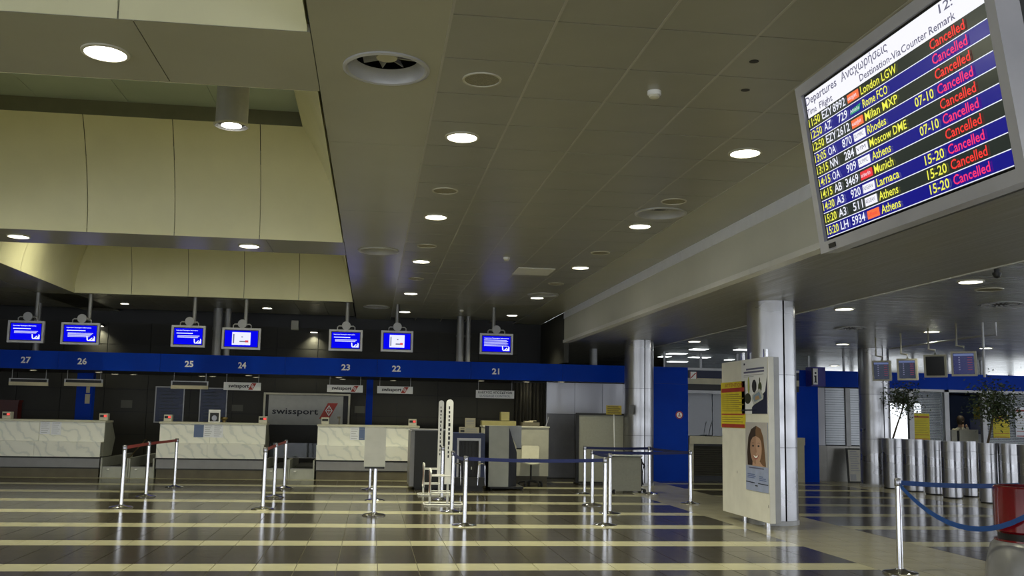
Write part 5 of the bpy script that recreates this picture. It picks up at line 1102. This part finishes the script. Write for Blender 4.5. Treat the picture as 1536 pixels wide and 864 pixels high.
# portrait poster
b = B(); b.box(xf - .004, xf, 13.95, 14.82, .52, 1.525); p2 = b.build('portrait_poster', M_POSTERB, t); p2['label'] = 'poster with a smiling face over pale blue text'
U = lambda u: 14.82 - .87 * u; Vv = lambda v: .52 + 1.005 * v
def poly2(name, m, pts, dx): 
    b = B(); b.face([(xf - dx, U(u), Vv(v)) for u, v in pts]); return b.build(name, m, p2, recalc=False)
def ell(name, m, u, v, ru, rv, dx, n=20): return poly2(name, m, [(u + ru * math.cos(2 * math.pi * k / n), v + rv * math.sin(2 * math.pi * k / n)) for k in range(n)], dx)
poly2('photo_ground', mat('photo_ground', (.50, .48, .50), .5), [(0, .36), (1, .36), (1, 1), (0, 1)], .006)
poly2('hair_left', mat('hair_dark', (.035, .018, .014), .5), [(.10, .37), (.08, .55), (.14, .78), (.28, .90), (.50, .95), (.50, .37)], .008); poly2('hair_right', mat('hair_brown', (.20, .11, .06), .5), [(.50, .37), (.50, .95), (.70, .91), (.82, .78), (.88, .55), (.92, .37)], .008)
ell('face', mat('portrait_skin', (.56, .35, .26), .5), .49, .62, .26, .235, .010); poly2('face_shadow_half', mat('portrait_skin_b', (.42, .25, .18), .5), [(.49, .385), (.49, .855), (.36, .82), (.27, .74), (.235, .62), (.27, .50), (.36, .42)], .011)
poly2('neck', mat('portrait_skin', (.56, .35, .26), .5), [(.32, .365), (.34, .44), (.64, .44), (.78, .38), (.9, .37), (.9, .365)], .0095)
poly2('fringe', mat('hair_dark', (.035, .018, .014), .5), [(.22, .70), (.26, .84), (.49, .90), (.49, .80), (.36, .78)], .012); poly2('fringe_right', mat('hair_brown', (.20, .11, .06), .5), [(.49, .80), (.49, .90), (.70, .86), (.77, .70), (.66, .77)], .012)
for u in (.37, .62): ell('eye', M_INK, u, .655, .045, .014, .013, 12); poly2('brow', mat('hair_dark', (.035, .018, .014), .5), [(u - .07, .69), (u, .705), (u + .07, .69), (u, .697)], .013)
poly2('nose', mat('portrait_nose', (.40, .22, .16), .5), [(.45, .56), (.54, .56), (.51, .63), (.49, .63)], .013); poly2('lips', mat('portrait_lips', (.40, .10, .09), .5), [(.34, .53), (.49, .50), (.64, .53), (.57, .475), (.49, .455), (.41, .475)], .013); poly2('teeth', M_PRINT, [(.38, .522), (.49, .503), (.60, .522), (.55, .487), (.49, .478), (.43, .487)], .014)
poly2('heading_line', mat('heading_blue', (.12, .13, .26), .5), [(.15, .325), (.82, .325), (.82, .342), (.15, .342)], .006); poly2('navy_rule', M_NAVY, [(0, .115), (.42, .11), (.42, .122), (0, .127)], .006); poly2('navy_rule', M_NAVY, [(.56, .11), (1, .107), (1, .119), (.56, .122)], .006)
for u0, u1, v0 in ((.08, .42, .23), (.08, .45, .205), (.08, .40, .18), (.62, .78, .21), (.62, .9, .185), (.62, .92, .16)): poly2('text_line', mat('text_blue', (.10, .15, .38), .5), [(u0, v0), (u1, v0), (u1, v0 + .013), (u0, v0 + .013)], .006)
poly2('small_emblem', M_INK, [(.42, .07), (.54, .07), (.54, .085), (.42, .085)], .006)
for px, py in ((1106, 708), (1153, 760), (1121, 684)):
    q = P_(px, py); bq('scuff', mat('scuff', (.25, .24, .21), .7), bd, q[0] + .012, q[0] - .006, q[1] - .02, q[1] + .02, .001)

# ================================================================== RED BIN (right foreground)
yb0 = 9.0; rr_ = .36; cx = D(1499, 770, yb0).x + rr_ * 1.02
t = thing('red_bin', (cx, yb0, 0), 'glossy dark red round bin on a rounded grey pedestal at the right edge', 'bin')
zt_, zm = D(1510, 731, yb0 - .2).z, D(1510, 803, yb0 - .2).z
b = B(); b.lathe((cx, yb0, 0), [(0, zm), (rr_ - .02, zm), (rr_, zm + .02), (rr_, zt_ - .015), (rr_ - .015, zt_), (rr_ - .05, zt_), (rr_ - .05, zt_ - .2), (0, zt_ - .2)], 40); b.build('red_shell', M_REDBOX, t)
b = B(); b.lathe((cx, yb0, 0), [(rr_ - .03, zm - .06), (rr_ - .03, zm)], 40); b.build('dark_joint', M_BLACK, t)
b = B(); b.lathe((cx, yb0, 0), [(0, zm - .075), (rr_ + .005, zm - .075), (rr_ + .005, zm - .06), (0, zm - .06)], 40); b.build('red_collar', M_REDBOX, t)
b = B(); b.lathe((cx, yb0, 0), [(0, 0), (.45, 0), (.46, .05), (.44, .25), (.40, zm - .12), (.37, zm - .085), (.36, zm - .075), (0, zm - .075)], 40); b.build('pedestal', M_GREYSH, t)

# ================================================================== DEPARTURES BOARD
BC = Vector((1.979, 3.580, 2.703)); e1 = Vector((0.025302, -0.999606, 0.012130)); e2 = Vector((0.141239, -0.008437, -0.989940)); bn = e1.cross(e2) * -1   # bn faces the hall
W_, H_ = 1.32, .683; up = -e2; TLc = BC - e1 * (W_ / 2) + up * (H_ / 2)
t = thing('departures_board', (BC.x, BC.y, BC.z - .4), 'large flat departures screen with silver frame listing cancelled flights', 'departures board')
bz = .048; M_SILV = mat('silver_frame', (.40, .40, .44), .35, .3)
for i, j, a_, b_ in ((0, H_ / 2 + bz / 2, W_ / 2 + bz, bz / 2), (0, -H_ / 2 - bz / 2, W_ / 2 + bz, bz / 2), (-W_ / 2 - bz / 2, 0, bz / 2, H_ / 2), (W_ / 2 + bz / 2, 0, bz / 2, H_ / 2)):
    b = B(); b.obox(BC + e1 * i + up * j - bn * .03, e1, bn, up, a_, .045, b_); b.build('frame', M_SILV, t)
b = B(); b.obox(BC - bn * .10, e1, bn, up, W_ / 2 + bz - .01, .05, H_ / 2 + bz - .01); b.build('rear_case', M_CHAR, t)
b = B(); b.obox(BC - bn * .02, e1, bn, up, W_ / 2, .02, H_ / 2); gl = b.build('glass', mat('screen_black', (.004, .004, .004), .12, var=0), t)
b = B(); b.obox(BC - e1 * (W_ / 2 - .07) - up * (H_ / 2 + bz * .55) + bn * .016, e1, bn, up, .03, .003, .010); b.build('sensor', M_BLACK, t)
for s in (.15, .45):
    q = BC + e1 * s + up * (H_ / 2 - .1) - bn * .17; b = B(); b.tube([q, Vector((q.x, q.y, ZC))], .03, 10); b.build('hanging_pole', M_GREYMET, t)
def SP(u, v, d=.003): return TLc + e1 * (u * W_) + e2 * (v * H_) + bn * d
def srect(name, m, par, u0, u1, v0, v1, d): return quadpart(name, m, par, [SP(u0, v1, d), SP(u1, v1, d), SP(u1, v0, d), SP(u0, v0, d)])
U0, U1, V0, V1, RH = .012, .988, .018, .982, .0814
hd = srect('header', M_SCR_HEAD, gl, U0, U1, V0, .167, .003)
def stext(s, u0, u1, vb, h, m, par, bold=.0): return lettering(s, TLc + bn * .008, e1, up, u0 * W_, -vb * H_, h * H_, m, par, (u1 - u0) * W_, bold=bold)
stext('Departures', .016, .236, .084, .056, M_SCR_GREY, hd, .012); stext('Αναχωρήσεις', .268, .548, .084, .056, M_SCR_GREY, hd, .012); stext('12:', .812, .872, .080, .050, M_SCR_GREY, hd, .012)
stext('Time', .016, .083, .153, .044, M_SCR_GREY, hd, .012); stext('Flight', .105, .196, .153, .044, M_SCR_GREY, hd, .012); stext('Destination-Via', .375, .610, .153, .044, M_SCR_GREY, hd, .012); stext('Counter', .614, .744, .153, .044, M_SCR_GREY, hd, .012); stext('Remark', .754, .874, .153, .044, M_SCR_GREY, hd, .012)
FLT = [('11:50', 'EZY', '8992', 'or', 'London LGW', ''), ('12:50', 'AZ', '729', 'gr', 'Rome FCO', ''), ('12:50', 'EZY', '2612', 'or', 'Milan MXP', ''), ('13:05', 'OA', '870', 'wh', 'Rhodes', '07-10'), ('13:15', 'NN', '284', 'wh', 'Moscow DME', ''),
       ('14:15', 'OA', '909', 'wh', 'Athens', '07-10'), ('14:15', 'AB', '3469', 're', 'Munich', ''), ('14:30', 'A3', '920', 'ae', 'Larnaca', '15-20'), ('15:20', 'A3', '511', 'ae', 'Athens', '15-20'), ('15:20', 'LH', '5934', 'o2', 'Athens', '15-20')]
for k, (tm, al, no, lg, ds, ct) in enumerate(FLT):
    v0 = .167 + k * RH; v1 = v0 + RH; vb = v1 - .018; blue = k % 2 == 1
    row = srect('flight_row', M_SCR_ROWB if blue else M_SCR_DARK, gl, U0, U1, v0, v1 - .005, .003); srect('row_line', M_SCR_TXT, gl, U0, U1, v1 - .005, v1, .004)
    du = .0006 * k
    stext(tm, .016 + du, .096 + du, vb, .054, M_SCR_YEL, row, .012); stext(al, .112 + du, .112 + du + (.070 if len(al) == 3 else .050), vb, .054, M_SCR_TXT, row, .012)
    nw = .0205 * len(no); stext(no, .270 - nw + du, .270 + du, vb, .054, M_SCR_TXT, row, .012)
    l0, l1 = .282 + du, .354 + du
    if lg == 'gr':
        b = B(); b.face([SP(l0, v1 - .022, .006), SP(l1 - .012, v1 - .022, .006), SP(l1, v0 + .022, .006), SP(l0 + .02, v0 + .03, .006)]); b.build('airline_mark', M_SCR_GREEN, row, recalc=False); stext('Alitalia', l0 + .006, l1 - .008, v1 - .030, .022, M_SCR_TXT, row)
    else:
        lm = {'or': M_SCR_ORANGE, 'wh': M_SCR_HEAD, 're': M_SCR_LRED, 'ae': M_SCR_HEAD, 'o2': M_SCR_ORANGE}[lg]; q = srect('airline_mark', lm, row, l0, l1, v0 + .014, v1 - .016, .006)
        s, mm = {'or': ('easyJet', M_SCR_TXT), 'wh': ('OLYMPIC' if al == 'OA' else 'VIM', M_SCR_GREY), 're': ('airberlin', M_SCR_TXT), 'ae': ('AEGEAN', M_SCR_GREY), 'o2': ('Lufthansa', M_SCR_LRED)}[lg]
        lettering(s, TLc + bn * .010, e1, up, (l0 + .008) * W_, -(v1 - .030) * H_, .026 * H_, mm, q, (l1 - l0 - .016) * W_)
    stext(ds, .368 + du, .368 + du + .0218 * len(ds) * (.95 if len(ds) > 8 else .83), vb, .052, M_SCR_YEL, row, .012)
    if ct: stext(ct, .635, .727, vb, .054, M_SCR_YEL, row, .012)
    stext('Cancelled', .746, .903, vb, .054, M_SCR_PINK if blue else M_SCR_RED, row, .012)
